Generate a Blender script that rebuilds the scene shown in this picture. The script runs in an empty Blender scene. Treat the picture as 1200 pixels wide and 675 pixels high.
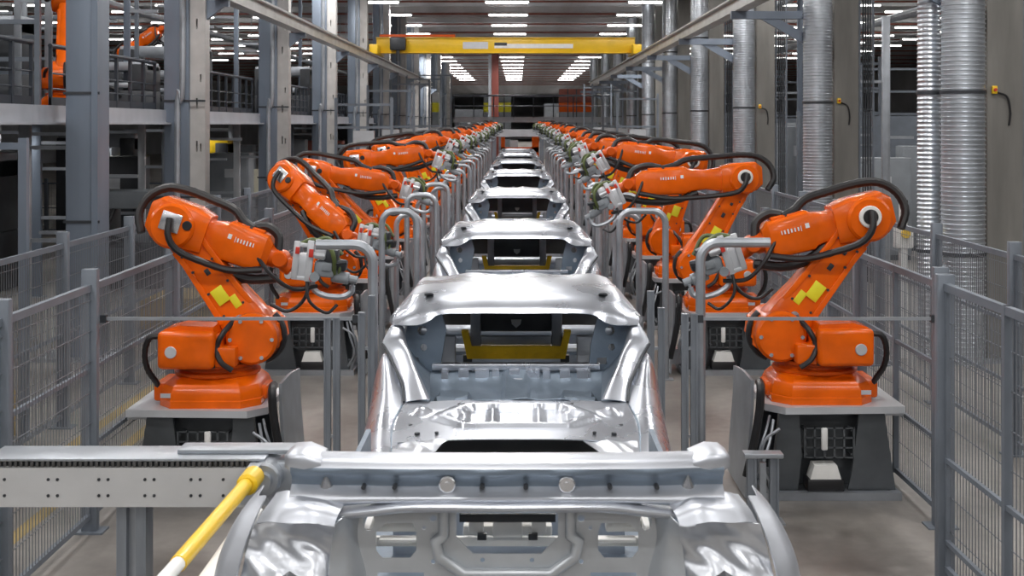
import bpy, bmesh, math, random
from mathutils import Vector, Matrix
R = math.radians
random.seed(7)
scene = bpy.context.scene
COL = scene.collection

# ------------------------------------------------------------------ camera, world, lights
EYE = 2.67
cam_d = bpy.data.cameras.new('camera')
cam = bpy.data.objects.new('camera', cam_d); COL.objects.link(cam)
cam.location = (0, 0, EYE); cam.rotation_euler = (R(90), 0, 0)
cam_d.sensor_width = 36; cam_d.lens = 48
cam_d.shift_x = -7 / 1200; cam_d.shift_y = -192.5 / 1200
cam_d.clip_end = 400
cam_d.dof.use_dof = True; cam_d.dof.focus_distance = 10.5; cam_d.dof.aperture_fstop = 8
scene.camera = cam
scene.view_settings.view_transform = 'Standard'
scene.view_settings.look = 'None'
scene.view_settings.exposure = -0.2
scene.view_settings.gamma = 1
scene.view_settings.use_curve_mapping = False
world = bpy.data.worlds.new('world'); scene.world = world
world.use_nodes = True
world.node_tree.nodes['Background'].inputs[0].default_value = (0.72, 0.82, 1.0, 1)
world.node_tree.nodes['Background'].inputs[1].default_value = 0.10
TUBE = 11.0                      # radiance of a ceiling tube
LAMP_X = (-20, -17.3, -14.6, -12.2, -9.8, -4.9, -0.38, 4.6, 9.8, 12.2, 14.6, 17.3, 20)
LAMP_Z = 6.90
for x in (-14.6, -9.8, -4.9, -0.38, 4.6, 9.8, 14.6):
    for k in range(10):
        ld = bpy.data.lights.new('ceiling_area_light', 'AREA'); ld.shape = 'RECTANGLE'
        ld.size = 1.5; ld.size_y = 0.3; ld.energy = 150 if abs(x) < 6 else 90; ld.color = (1, .97, .94)
        lo = bpy.data.objects.new('ceiling_area_light', ld); COL.objects.link(lo)
        lo.location = (x, -10.5 + 5.6 * k, LAMP_Z)
        ud = bpy.data.lights.new('ceiling_up_fill', 'AREA'); ud.shape = 'RECTANGLE'  # added fill aimed upward to brighten the ceiling
        ud.size = 1.5; ud.size_y = 0.1; ud.energy = 26; ud.color = (1, .97, .94)
        uo = bpy.data.objects.new('ceiling_up_fill', ud); COL.objects.link(uo)
        uo.location = (x, -10.5 + 5.6 * k, LAMP_Z + .05); uo.rotation_euler = (R(180), 0, 0)

for x in LAMP_X[5:8]:                                # added fill, unseen from the camera, to brighten the far hall
    for k in range(14):
        ld = bpy.data.lights.new('ceiling_area_light', 'AREA'); ld.shape = 'RECTANGLE'; ld.spread = R(120)
        ld.size = 1.5; ld.size_y = 0.3; ld.energy = 230; ld.color = (1, .97, .94)
        lo = bpy.data.objects.new('ceiling_area_light', ld); COL.objects.link(lo)
        lo.location = (x, 50.4 + 11.2 * k, LAMP_Z - .05)
        ud = bpy.data.lights.new('ceiling_up_fill', 'AREA'); ud.shape = 'RECTANGLE'  # upward fill added for the far part of the ceiling
        ud.size = 1.5; ud.size_y = 0.1; ud.energy = 40
        uo = bpy.data.objects.new('ceiling_up_fill', ud); COL.objects.link(uo)
        uo.location = (x, 50.4 + 11.2 * k, LAMP_Z + .1); uo.rotation_euler = (R(180), 0, 0)
for y in (14, 20, 26, 33, 41):                       # unseen fill lights added to brighten the space beneath the mezzanine
    ld = bpy.data.lights.new('deck_fill', 'AREA'); ld.shape = 'RECTANGLE'; ld.size = 1.5; ld.size_y = .3; ld.energy = 32
    lo = bpy.data.objects.new('deck_fill', ld); COL.objects.link(lo); lo.location = (-8.4, y, 2.66)

# ------------------------------------------------------------------ materials
def mat(name, col, metal=0.0, rough=0.5, var=0.0, scale=4.0, bump=0.0, bscale=20.0, emit=0.0, coat=0.0, stretch=None, rvar=0.0, spec=.5):
    m = bpy.data.materials.new(name); m.use_nodes = True
    nt = m.node_tree; b = nt.nodes['Principled BSDF']
    b.inputs['Base Color'].default_value = (*col, 1)
    b.inputs['Metallic'].default_value = metal
    b.inputs['Roughness'].default_value = rough
    b.inputs['Specular IOR Level'].default_value = spec
    if coat: b.inputs['Coat Weight'].default_value = coat; b.inputs['Coat Roughness'].default_value = .08
    tc = nt.nodes.new('ShaderNodeTexCoord'); src = tc.outputs['Object']
    if stretch:
        mp = nt.nodes.new('ShaderNodeMapping'); mp.inputs['Scale'].default_value = stretch
        nt.links.new(src, mp.inputs[0]); src = mp.outputs[0]
    if var or rvar:
        n = nt.nodes.new('ShaderNodeTexNoise'); n.inputs['Scale'].default_value = scale; n.inputs['Detail'].default_value = 5
        nt.links.new(src, n.inputs['Vector'])
    if var:
        r = nt.nodes.new('ShaderNodeMapRange')
        r.inputs[1].default_value = .3; r.inputs[2].default_value = .7
        r.inputs[3].default_value = 1 - var; r.inputs[4].default_value = 1 + var
        nt.links.new(n.outputs['Fac'], r.inputs[0])
        mx = nt.nodes.new('ShaderNodeVectorMath'); mx.operation = 'SCALE'
        mx.inputs[0].default_value = col
        nt.links.new(r.outputs[0], mx.inputs['Scale'])
        nt.links.new(mx.outputs[0], b.inputs['Base Color'])
    if rvar:
        r2 = nt.nodes.new('ShaderNodeMapRange')
        r2.inputs[1].default_value = .3; r2.inputs[2].default_value = .7
        r2.inputs[3].default_value = max(.03, rough - rvar); r2.inputs[4].default_value = rough + rvar
        nt.links.new(n.outputs['Fac'], r2.inputs[0]); nt.links.new(r2.outputs[0], b.inputs['Roughness'])
    if bump:
        n2 = nt.nodes.new('ShaderNodeTexNoise'); n2.inputs['Scale'].default_value = bscale; n2.inputs['Detail'].default_value = 3
        nt.links.new(src, n2.inputs['Vector'])
        bp = nt.nodes.new('ShaderNodeBump'); bp.inputs['Strength'].default_value = bump; bp.inputs['Distance'].default_value = .02
        nt.links.new(n2.outputs['Fac'], bp.inputs['Height']); nt.links.new(bp.outputs[0], b.inputs['Normal'])
    if emit:
        b.inputs['Emission Color'].default_value = (*col, 1); b.inputs['Emission Strength'].default_value = emit
    return m

MT = dict(
    silver=mat('bare_body_metal', (.50, .53, .585), .80, .29, .05, 3, .07, 6, rvar=.06),
    silver3=mat('matt_body_metal', (.56, .59, .645), .74, .40, .05, 3, .06, 8, rvar=.06),
    silver2=mat('stamped_body_metal', (.42, .455, .51), .78, .38, .10, 6, .15, 16, rvar=.1),
    crinkle=mat('drawn_sheet_metal', (.60, .63, .68), .78, .31, .06, 8, .12, 13),
    inner=mat('blue_grey_metal', (.20, .25, .31), .5, .40, .12, 6, .15, 14),  # darker blue-grey tone for inner and recessed sheet
    dark_in=mat('dark_board_and_shade', (.10, .105, .11), .3, .5, .2, 5),  # fixture board; in the bodies, interior shade put into the colour
    panel=mat('rear_panel_metal', (.50, .53, .56), .65, .40, .10, 5, .12, 10),
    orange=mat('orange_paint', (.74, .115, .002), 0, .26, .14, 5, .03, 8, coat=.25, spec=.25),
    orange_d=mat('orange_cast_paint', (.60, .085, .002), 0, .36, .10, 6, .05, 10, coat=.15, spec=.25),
    black=mat('black_rubber', (.012, .012, .014), 0, .45),
    dark=mat('dark_steel', (.045, .05, .058), .4, .45, .2, 4),
    ped=mat('pedestal_steel', (.10, .11, .12), .55, .42, .25, 3),
    plate=mat('pale_plate', (.55, .57, .60), .35, .38, .08, 4),
    bolt=mat('bright_bolt', (.75, .76, .78), .9, .25),
    white=mat('white_plastic', (.82, .82, .80), 0, .4, .06, 8),
    ygreen=mat('warning_yellow', (.72, .66, .02), 0, .5, .05, 9),
    green=mat('green_hose', (.09, .12, .035), 0, .45, .2, 9),
    red=mat('signal_red', (.55, .035, .02), 0, .4),
    yellow=mat('yellow_paint', (.83, .53, .012), 0, .40, .08, 3, coat=.2),
    yellow_f=mat('yellow_fixture_paint', (.92, .60, .015), 0, .45, .15, 7),
    steel=mat('galvanised_steel', (.40, .43, .47), .7, .38, .12, 5),
    profile=mat('aluminium_profile', (.27, .30, .34), .65, .35, .10, 5, stretch=(6, 6, 1)),
    fence=mat('fence_paint', (.17, .195, .23), .30, .45, .10, 4),
    wire=mat('fence_wire', (.19, .205, .23), .45, .45),
    colblue=mat('blue_grey_column', (.20, .24, .30), .35, .38, .18, 1.2, stretch=(1, 1, .25)),
    colbeige=mat('pale_column', (.46, .45, .44), .1, .5, .12, 2, stretch=(2, 2, .4)),
    darkred=mat('dark_red_steel', (.13, .03, .022), .1, .5, .2, 2),
    colbrown=mat('weathered_column', (.19, .185, .172), .25, .5, .25, 2, stretch=(2, 2, .3)),
    duct=mat('duct_metal', (.62, .66, .71), .85, .30, .10, 6),
    rail=mat('crane_rail_metal', (.52, .52, .51), .6, .4, .15, 2),
    deck=mat('deck_edge', (.42, .44, .48), .2, .45, .1, 2),
    railing=mat('dark_railing', (.035, .042, .055), .3, .45),
    roof=mat('roof_deck', (.55, .56, .58), .1, .7, .25, .5, stretch=(.3, 3, 1)),
    joist=mat('roof_joist', (.50, .50, .51), .2, .6, .2, 1),
    redpipe=mat('red_brown_pipe', (.30, .085, .06), .1, .5, .3, 2),
    tube=mat('tube_light', (1, .98, .95), 0, .5, emit=TUBE),
    lampbody=mat('lamp_housing', (.5, .5, .5), .2, .5),
    clean=mat('conveyor_plate', (.58, .59, .60), .25, .40, .07, 3),
    chain=mat('conveyor_chain', (.12, .12, .12), .7, .4, .2, 20),
    cab=mat('cabinet_grey', (.24, .265, .29), .1, .5, .15, 2),
    cabd=mat('machine_dark', (.055, .06, .068), .2, .5, .3, 2),
    wallm=mat('wall_panel', (.36, .37, .39), 0, .7, .2, .3),
    paper=mat('paper_sign', (.78, .76, .62), 0, .6, .1, 5),
    cream=mat('conduit_white', (.75, .75, .74), .1, .4),
    aisle=mat('aisle_paint', (.34, .25, .10), 0, .6, .2, 2),
)
# floor: worn concrete
def floor_mat():
    m = bpy.data.materials.new('worn_concrete'); m.use_nodes = True
    nt = m.node_tree; b = nt.nodes['Principled BSDF']
    tc = nt.nodes.new('ShaderNodeTexCoord')
    mp = nt.nodes.new('ShaderNodeMapping'); mp.inputs['Scale'].default_value = (1, .35, 1)
    nt.links.new(tc.outputs['Object'], mp.inputs[0])
    n1 = nt.nodes.new('ShaderNodeTexNoise'); n1.inputs['Scale'].default_value = 1.1; n1.inputs['Detail'].default_value = 8; n1.inputs['Roughness'].default_value = .62
    n2 = nt.nodes.new('ShaderNodeTexNoise'); n2.inputs['Scale'].default_value = 9; n2.inputs['Detail'].default_value = 6
    nt.links.new(mp.outputs[0], n1.inputs['Vector']); nt.links.new(tc.outputs['Object'], n2.inputs['Vector'])
    cr = nt.nodes.new('ShaderNodeValToRGB')
    e = cr.color_ramp.elements
    e[0].position = .33; e[0].color = (.17, .157, .143, 1)
    e[1].position = .62; e[1].color = (.36, .338, .315, 1)
    nt.links.new(n1.outputs['Fac'], cr.inputs[0])
    mx = nt.nodes.new('ShaderNodeMixRGB'); mx.blend_type = 'MULTIPLY'; mx.inputs[0].default_value = .35
    nt.links.new(cr.outputs[0], mx.inputs[1]); nt.links.new(n2.outputs['Fac'], mx.inputs[2])
    prev = mx.outputs[0]
    for (sx, sy, rad) in ((2.05, 9.15, .42), (2.3, 8.55, .5), (-1.9, 8.3, .5), (1.9, 12.6, .5)):   # oil stains
        d0 = nt.nodes.new('ShaderNodeVectorMath'); d0.operation = 'DISTANCE'; d0.inputs[1].default_value = (sx, sy, 0)
        wb = nt.nodes.new('ShaderNodeVectorMath'); wb.operation = 'ADD'
        sc = nt.nodes.new('ShaderNodeVectorMath'); sc.operation = 'SCALE'; sc.inputs['Scale'].default_value = .5
        nt.links.new(n2.outputs['Color'], sc.inputs[0]); nt.links.new(tc.outputs['Object'], wb.inputs[0]); nt.links.new(sc.outputs[0], wb.inputs[1])
        nt.links.new(wb.outputs[0], d0.inputs[0])
        mr = nt.nodes.new('ShaderNodeMapRange'); mr.inputs[1].default_value = rad * .4; mr.inputs[2].default_value = rad * 1.3; mr.inputs[3].default_value = .62; mr.inputs[4].default_value = 0
        nt.links.new(d0.outputs['Value'], mr.inputs[0])
        m2 = nt.nodes.new('ShaderNodeMixRGB'); m2.inputs[2].default_value = (.07, .062, .058, 1)
        nt.links.new(mr.outputs[0], m2.inputs[0]); nt.links.new(prev, m2.inputs[1]); prev = m2.outputs[0]
    nt.links.new(prev, b.inputs['Base Color'])
    r = nt.nodes.new('ShaderNodeMapRange'); r.inputs[3].default_value = .28; r.inputs[4].default_value = .5
    nt.links.new(n1.outputs['Fac'], r.inputs[0]); nt.links.new(r.outputs[0], b.inputs['Roughness'])
    return m
MT['floor'] = floor_mat()

# ------------------------------------------------------------------ mesh helpers
def V(*a): return Vector(a)
def crom(pts, n):
    """Catmull-Rom through pts, n steps per span"""
    P = [Vector(p) for p in pts]
    if len(P) < 3: 
        return [P[0].lerp(P[-1], i / n) for i in range(n + 1)]
    out = []
    for i in range(len(P) - 1):
        p0 = P[i - 1] if i > 0 else P[0] * 2 - P[1]
        p1, p2 = P[i], P[i + 1]
        p3 = P[i + 2] if i + 2 < len(P) else P[-1] * 2 - P[-2]
        for k in range(n):
            t = k / n
            out.append(.5 * ((2 * p1) + (p2 - p0) * t + (2 * p0 - 5 * p1 + 4 * p2 - p3) * t * t + (3 * p1 - p0 - 3 * p2 + p3) * t ** 3))
    out.append(P[-1].copy())
    return out

class B:
    def __init__(s): s.bm = bmesh.new()
    def face(s, vs):
        try: return s.bm.faces.new(vs)
        except ValueError: return None
    def box(s, c, d, bevel=0.0, rot=None, seg=2):
        mtx = Matrix.Translation(c)
        if rot is not None: mtx = mtx @ rot
        mtx = mtx @ Matrix.Diagonal((d[0], d[1], d[2], 1))
        vs = bmesh.ops.create_cube(s.bm, size=1, matrix=mtx)['verts']
        if bevel:
            es = list({e for v in vs for e in v.link_edges})
            bmesh.ops.bevel(s.bm, geom=es, offset=bevel, segments=seg, affect='EDGES', profile=.5)
        return s
    def bx(s, x0, x1, y0, y1, z0, z1, bevel=0.0):
        return s.box(((x0 + x1) / 2, (y0 + y1) / 2, (z0 + z1) / 2), (abs(x1 - x0), abs(y1 - y0), abs(z1 - z0)), bevel)
    def ring(s, c, u, v, r, n, ru=None):
        return [s.bm.verts.new(c + u * (math.cos(2 * math.pi * i / n) * r) + v * (math.sin(2 * math.pi * i / n) * (ru or r))) for i in range(n)]
    def skin(s, a, b):
        n = len(a)
        for i in range(n): s.face((a[i], a[(i + 1) % n], b[(i + 1) % n], b[i]))
    def cyl(s, p, q, r, n=16, r2=None, caps=True, chamfer=0.0):
        p, q = Vector(p), Vector(q); ax = (q - p).normalized()
        u = ax.orthogonal().normalized(); v = ax.cross(u)
        r2 = r if r2 is None else r2
        st = [(p, r), (q, r2)]
        if chamfer: st = [(p, r - chamfer), (p + ax * chamfer, r), (q - ax * chamfer, r2), (q, r2 - chamfer)]
        rs = [s.ring(c, u, v, rr, n) for c, rr in st]
        for a, b in zip(rs, rs[1:]): s.skin(a, b)
        if caps: s.face(rs[0][::-1]); s.face(rs[-1])
        return s
    def tube(s, pts, r, n=8, steps=6, smooth=True, caps=True, rib=0.0):
        P = crom(pts, steps) if smooth else [Vector(p) for p in pts]
        t = (P[1] - P[0]).normalized(); u = t.orthogonal().normalized()
        prev = None; first = None
        for i, p in enumerate(P):
            if i == 0: tt = P[1] - P[0]
            elif i == len(P) - 1: tt = P[-1] - P[-2]
            else: tt = (P[i + 1] - P[i]).normalized() + (P[i] - P[i - 1]).normalized()
            tt = tt.normalized(); u = (u - tt * u.dot(tt)).normalized(); v = tt.cross(u)
            k = 1.0
            if not smooth and 0 < i < len(P) - 1: k = 1 / max(.5, abs(tt.dot((P[i + 1] - P[i]).normalized())))
            ring = s.ring(p, u, v, r * k * (1 + (rib if i % 2 else -rib)), n)
            if prev: s.skin(prev, ring)
            else: first = ring
            prev = ring
        if caps: s.face(first[::-1]); s.face(prev)
        return s
    def prism(s, poly, axis, a, b):
        """poly of (p,q) in the plane normal to axis, extruded from a to b"""
        def P(p, q, t):
            return {'x': (t, p, q), 'y': (p, t, q), 'z': (p, q, t)}[axis]
        A = [s.bm.verts.new(P(p, q, a)) for p, q in poly]; Bv = [s.bm.verts.new(P(p, q, b)) for p, q in poly]
        s.skin(A, Bv); s.face(A[::-1]); s.face(Bv)
        return s
    def loft(s, secs, ch=.3):
        """sections along x: (x, y0, z0, half_y, half_z) with chamfered corners"""
        rs = []
        for (x, cy, cz, hy, hz) in secs:
            c = ch * min(hy, hz)
            pts = [(hy, hz - c), (hy - c * .3, hz - c * .3), (hy - c, hz), (-hy + c, hz), (-hy + c * .3, hz - c * .3), (-hy, hz - c), (-hy, -hz + c), (-hy + c * .3, -hz + c * .3), (-hy + c, -hz), (hy - c, -hz), (hy - c * .3, -hz + c * .3), (hy, -hz + c)]
            rs.append([s.bm.verts.new((x, cy + a, cz + b)) for a, b in pts])
        for a, b in zip(rs, rs[1:]): s.skin(a, b)
        s.face(rs[0][::-1]); s.face(rs[-1])
        return s
    def lathe(s, prof, c=(0, 0, 0), n=24, closed=True):
        rs = [s.ring(Vector((c[0], c[1], c[2] + z)), V(1, 0, 0), V(0, 1, 0), r, n) for r, z in prof]
        for a, b in zip(rs, rs[1:]): s.skin(a, b)
        if closed: s.face(rs[0][::-1]); s.face(rs[-1])
        return s
    def poly_lathe(s, prof, poly, c=(0, 0, 0)):
        """stack of scaled copies of an outline: prof of (scale, z)"""
        rs = [[s.bm.verts.new((c[0] + x * k, c[1] + y * k, c[2] + z)) for x, y in poly] for k, z in prof]
        for a, b in zip(rs, rs[1:]): s.skin(a, b)
        s.face(rs[0][::-1]); s.face(rs[-1])
        return s
    def patch(s, rows, nu=4, nv=4, fn=None, thick=.004, mirror=False):
        rr = [crom(r, nu) for r in rows]
        cols = [crom([r[i] for r in rr], nv) for i in range(len(rr[0]))]
        for sx in ((1, -1) if mirror else (1,)):
            g = []
            for c in cols:
                line = []
                for p in c:
                    q = p.copy()
                    if fn: q = fn(q)
                    q.x *= sx; line.append(s.bm.verts.new(q))
                g.append(line)
            fs = []
            for i in range(len(g) - 1):
                for j in range(len(g[0]) - 1):
                    f = s.face((g[i][j], g[i + 1][j], g[i + 1][j + 1], g[i][j + 1]))
                    if f: fs.append(f)
            if thick:
                bmesh.ops.recalc_face_normals(s.bm, faces=fs)
                bmesh.ops.solidify(s.bm, geom=fs, thickness=thick)
        return s
    def mesh(s, name, m, angle=35):
        bmesh.ops.recalc_face_normals(s.bm, faces=s.bm.faces[:])
        me = bpy.data.meshes.new(name); s.bm.to_mesh(me); s.bm.free()
        me.materials.append(MT[m] if isinstance(m, str) else m)
        for p in me.polygons: p.use_smooth = True
        me.set_sharp_from_angle(angle=R(angle))
        return me
    def obj(s, name, m, parent=None, angle=35):
        return link(name, s.mesh(name, m, angle), parent)

def link(name, me, parent=None, mtx=None):
    o = bpy.data.objects.new(name, me); COL.objects.link(o)
    if parent is not None: o.parent = parent
    if mtx is not None: o.matrix_local = mtx
    return o
def tag(o, label, cat, group=None):
    o['label'] = label; o['category'] = cat
    if group: o['group'] = group
    return o
def thing(name, label, cat, loc=(0, 0, 0), group=None, rz=0.0):
    o = bpy.data.objects.new(name, None); COL.objects.link(o)
    o.empty_display_size = .1
    o.location = loc; o.rotation_euler = (0, 0, rz)
    return tag(o, label, cat, group)
def struct(o): o['kind'] = 'structure'; return o
def copy_tree(o, parent=None):
    c = o.copy(); COL.objects.link(c)
    if parent is not None: c.parent = parent
    for ch in list(o.children): copy_tree(ch, c)
    return c
def plate(name, outer, holes, thick):
    """flat plate in local XY with holes -> mesh (thickness along Z)"""
    cu = bpy.data.curves.new('tmp', 'CURVE'); cu.dimensions = '2D'; cu.fill_mode = 'BOTH'; cu.extrude = thick / 2
    for loop in [outer] + holes:
        sp = cu.splines.new('POLY'); sp.points.add(len(loop) - 1)
        for p, (x, y) in zip(sp.points, loop): p.co = (x, y, 0, 1)
        sp.use_cyclic_u = True
    ob = bpy.data.objects.new('tmp', cu); COL.objects.link(ob)
    dg = bpy.context.evaluated_depsgraph_get()
    me = bpy.data.meshes.new_from_object(ob.evaluated_get(dg)); me.name = name
    bpy.data.objects.remove(ob); bpy.data.curves.remove(cu)
    return me
ORD = ['first', 'second', 'third', 'fourth', 'fifth', 'sixth', 'seventh', 'eighth', 'ninth', 'tenth', 'eleventh', 'twelfth', 'thirteenth', 'fourteenth', 'fifteenth', 'sixteenth', 'seventeenth', 'eighteenth', 'nineteenth', 'twentieth', 'twenty-first', 'twenty-second']
def ordn(i): return ORD[i] if i < len(ORD) else f'{i + 1}th'
def ngon(cx, cy, r, n=16, ry=None): return [(cx + r * math.cos(2 * math.pi * i / n), cy + (ry or r) * math.sin(2 * math.pi * i / n)) for i in range(n)]

# ------------------------------------------------------------------ room shell
ROOF = 7.6
struct(B().bx(-32, 32, -14, 230, -.2, 0).obj('floor', 'floor'))
ceiling = struct(B().bx(-32, 32, -14, 230, ROOF, ROOF + .2).obj('ceiling', 'roof'))
jm = B().bx(-32, 32, -.11, .11, -.42, 0).mesh('joist', 'joist')
for k in range(84):
    link('joist', jm, ceiling, Matrix.Translation((0, -12 + 2.8 * k + (.0), ROOF)))
struct(B().bx(-32, 32, 230, 230.3, 0, ROOF).obj('wall_back', 'wallm'))
struct(B().bx(-32.3, -32, -14, 230, 0, ROOF).obj('wall_left', 'wallm'))
struct(B().bx(32, 32.3, -14, 230, 0, ROOF).obj('wall_right', 'wallm'))

# red-brown sprinkler pipes under the roof
spm = B().cyl((-31, 0, 0), (31, 0, 0), .035, 8).mesh('sprinkler_pipe', 'redpipe')
for k in range(20):
    y = 49.5 + 5.6 * k
    tag(link('sprinkler_pipe', spm, None, Matrix.Translation((0, y, ROOF - .50))), 'red-brown sprinkler pipe running crosswise under the roof joists', 'pipe', 'sprinkler pipes under the roof')

# ceiling lights in view
hb = B().bx(-.79, -.75, -.07, .07, -.04, .06).bx(.75, .79, -.07, .07, -.04, .06).bx(-.75, .75, -.02, .02, .03, .07).mesh('housing', 'lampbody')
db = B().bx(-.75, .75, -.045, .045, -.03, .02, .012).mesh('diffuser', 'tube')
rb = B(); [rb.cyl((sx * .5, 0, .06), (sx * .5, 0, ROOF - LAMP_Z), .008, 6) for sx in (-1, 1)]
rb = rb.mesh('hanger', 'steel')
rown = {-17.3: 'left row inside the outermost', 17.3: 'right row inside the outermost', -12.2: 'left mid-bay row', 12.2: 'right mid-bay row', -20: 'outermost row on the left', 20: 'outermost row on the right', -14.6: 'far left row', -9.8: 'row over the left bay', -4.9: 'row left of the line', -.38: 'row over the line', 4.6: 'row right of the line', 9.8: 'row over the right bay', 14.6: 'far right row'}
for x in LAMP_X:
    side = abs(x) > 6
    y0 = 47.6 if not side else 46.0 - (2.8 if abs(x) < 12 or abs(x) in (12.2, 17.3) else 0)
    for k in range(16 if not side else 9):
        t = thing('ceiling_light', f'slim white tube light, {ordn(k)} from the camera in the {rown[x]}', 'ceiling light', (x, y0 + 5.6 * k, LAMP_Z), 'ceiling tube lights, ' + rown[x])
        link('housing', hb, t); link('diffuser', db, t); link('hanger', rb, t)

# ------------------------------------------------------------------ columns
HC = ROOF
def left_column(i, y):
    t = thing('steel_column', f'blue-grey steel column with pale flange, {ordn(i)} from the camera along the left side', 'column', (-5.0, y, 0), 'columns on the left')
    w = B().bx(-.34 if i else -.10, .04 if i else .20, -.22, .22, 0, HC, .02)
    w.obj('box_section', 'colblue', t)
    if i > 0:
        m = plate('pale_flange', [(.04, 0), (.27, 0), (.27, HC), (.04, HC)], [[(.13, z), (.155, z), (.155, z + .16), (.13, z + .16)] for z in (2.25, 2.9, 4.1, 5.2)] + [[(.19, z), (.21, z), (.21, z + .12), (.19, z + .12)] for z in (2.25, 3.3, 4.6)], .3)
        m.materials.append(MT['colbeige'])
        link('pale_flange', m, t, Matrix.Rotation(R(90), 4, 'X'))
    else:
        B().bx(.20, .27, -.24, .2, 0, HC).obj('pale_flange', 'colblue', t)
    B().bx(-.45, .36, -.34, .34, 0, .04).obj('base_plate', 'steel', t)
    b = B(); b.prism([(.27, 4.25), (.52, 4.45), (.60, 4.45), (.60, 4.55), (.27, 4.55)], 'y', -.06, .06); b.obj('rail_bracket', 'colblue', t)
    g = B()
    for z in (1.55, 3.0): g.bx(-.36 if i else -.12, .29, -.235, -.222, z, z + .03)
    g.obj('strap', 'dark', t)
    if i > 0: B().tube([(-.12, -.26, 0), (-.12, -.26, 3.0), (-.05, -.26, 3.3), (-.05, -.26, HC)], .045, 8).obj('conduit', 'steel', t)
LY = [15.6, 20.8, 28.3, 35.6, 43, 50.4, 57.8, 65.2, 74, 84, 95]
for i, y in enumerate(LY): left_column(i, y)

dm1 = B(); pr = []
z = 0.0; rr = .235
while z < HC - .01:
    pr += [(rr, z), (rr, z + .030), (rr + .011, z + .036), (rr + .011, z + .046)]; z += .052
pr.append((rr, HC)); dm1 = B().lathe(pr, n=26).mesh('corrugated_pipe', 'duct', 60)
pr = []; z = 0.0; rr = .125
while z < HC - .01:
    pr += [(rr, z), (rr, z + .030), (rr + .008, z + .036), (rr + .008, z + .046)]; z += .052
pr.append((rr, HC)); dm2 = B().lathe(pr, n=20).mesh('corrugated_pipe', 'duct', 60)
bandm = B().lathe([(.25, 0), (.256, .005), (.256, .035), (.25, .04)], n=26).mesh('clamp_band', 'dark')
bandm2 = B().lathe([(.137, 0), (.142, .005), (.142, .035), (.137, .04)], n=20).mesh('clamp_band', 'dark')
RY = [15.4, 22.8, 30.2, 37.6, 45, 52.4, 59.8, 68, 78, 90]
for i, y in enumerate(RY):
    o = ordn(i)
    t = thing('steel_column', f'weathered grey-brown column behind ribbed ducts, {o} from the camera along the right side', 'column', (5.46, y + .1, 0), 'columns on the right')
    w = B(); w.bx(-.20, .20, -.03, .03, 0, HC); w.bx(-.20, -.16, -.2, .2, 0, HC); w.bx(.16, .20, -.2, .2, 0, HC); w.obj('section', 'colbrown', t)
    B().bx(-.16, .16, -.2, -.19, 0, HC).obj('web_cover', 'colbrown', t)
    B().bx(-.34, .34, -.32, .32, 0, .04).obj('base_plate', 'steel', t)
    b = B(); b.bx(-1.9, -.24, -.12, -.0, 4.42, 4.55); b.prism([(-1.4, 4.42), (-.24, 3.75), (-.24, 3.95), (-1.1, 4.42)], 'y', -.09, -.03); b.obj('rail_bracket', 'colblue', t)
    d = thing('ventilation_duct', f'wide ribbed silver duct beside the {o} column on the right', 'duct', (4.98, y - .12, 0), 'wide ribbed ducts')
    link('corrugated_pipe', dm1, d)
    for z in (1.2, 3.0, 5.0): link('clamp_band', bandm, d, Matrix.Translation((0, 0, z)))
    if i < 1:
      d = thing('ventilation_duct', f'narrow ribbed silver duct beside the {o} column on the right', 'duct', (4.70, y + .22, 0), 'narrow ribbed ducts')
      link('corrugated_pipe', dm2, d)
      for z in (1.2, 3.0, 5.0): link('clamp_band', bandm2, d, Matrix.Translation((0, 0, z)))
    # cable ladder on the outer side of the column
    c = thing('cable_ladder', f'vertical cable ladder on the outer face of the {o} right column', 'cable ladder', (5.84, y + .1, 0), 'cable ladders on the right columns')
    for a in (-.13, .10): B().bx(a, a + .03, -.03, .03, 0, HC).obj('side_rail', 'fence', c)
    l = B(); [l.bx(-.10, .10, -.015, .015, .2 + .3 * k, .23 + .3 * k) for k in range(24)]; l.obj('rung', 'steel', c)
    l = B(); [l.cyl((-.06 + .04 * k, -.04, 0), (-.06 + .04 * k, -.04, HC), .014, 6) for k in range(4)]; l.obj('cable', 'dark', c)
    if i < 3:
        e = thing('emergency_button', f'yellow emergency button on the {o} column on the right', 'button', (5.33, y - .1, 3.05), 'emergency buttons')
        B().bx(-.03, .03, -.05, 0, -.045, .045, .01).obj('button_box', 'yellow', e)
        B().cyl((0, -.05, .0), (0, -.075, .0), .018, 12).obj('push_knob', 'red', e)
        B().tube([(.03, -.02, -.03), (.14, -.03, -.08), (.18, -.02, -.25), (.17, -.01, -.4)], .012, 6).obj('cable', 'black', e)

# crane runway rails and bridge
def runway(x, side, y1):
    t = thing('crane_runway', f'grey crane runway beam along the {side} columns', 'crane rail', (x, 0, 4.55))
    b = B(); b.bx(-.11, .11, 8, y1, 0, .03); b.bx(-.02, .02, 8, y1, .03, .22); b.bx(-.11, .11, 8, y1, .22, .25); b.obj('beam', 'rail', t)
    B().bx(-.03, .03, 8, y1, .25, .30).obj('rail_head', 'steel', t)
runway(-4.5, 'left', 70); runway(3.72, 'right', 70)
t = thing('overhead_crane', 'yellow bridge crane girder spanning above the robot line', 'crane', (0, 43.6, 4.85))
b = B(); b.bx(-4.5, 3.72, -.2, .2, .06, .56, .015); b.bx(-4.5, 3.72, -.26, .26, .06, .09); b.bx(-4.5, 3.72, -.26, .26, .53, .56); b.obj('girder', 'yellow', t)
for x in (-4.5, 3.72):
    e = B().bx(x - .13, x + .13, -1.1, 1.1, .0, .30, .02).obj('end_carriage', 'yellow', t)
B().bx(-1.75, -.95, -.215, -.2, .20, .42).obj('capacity_sign', 'plate', t)
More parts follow.
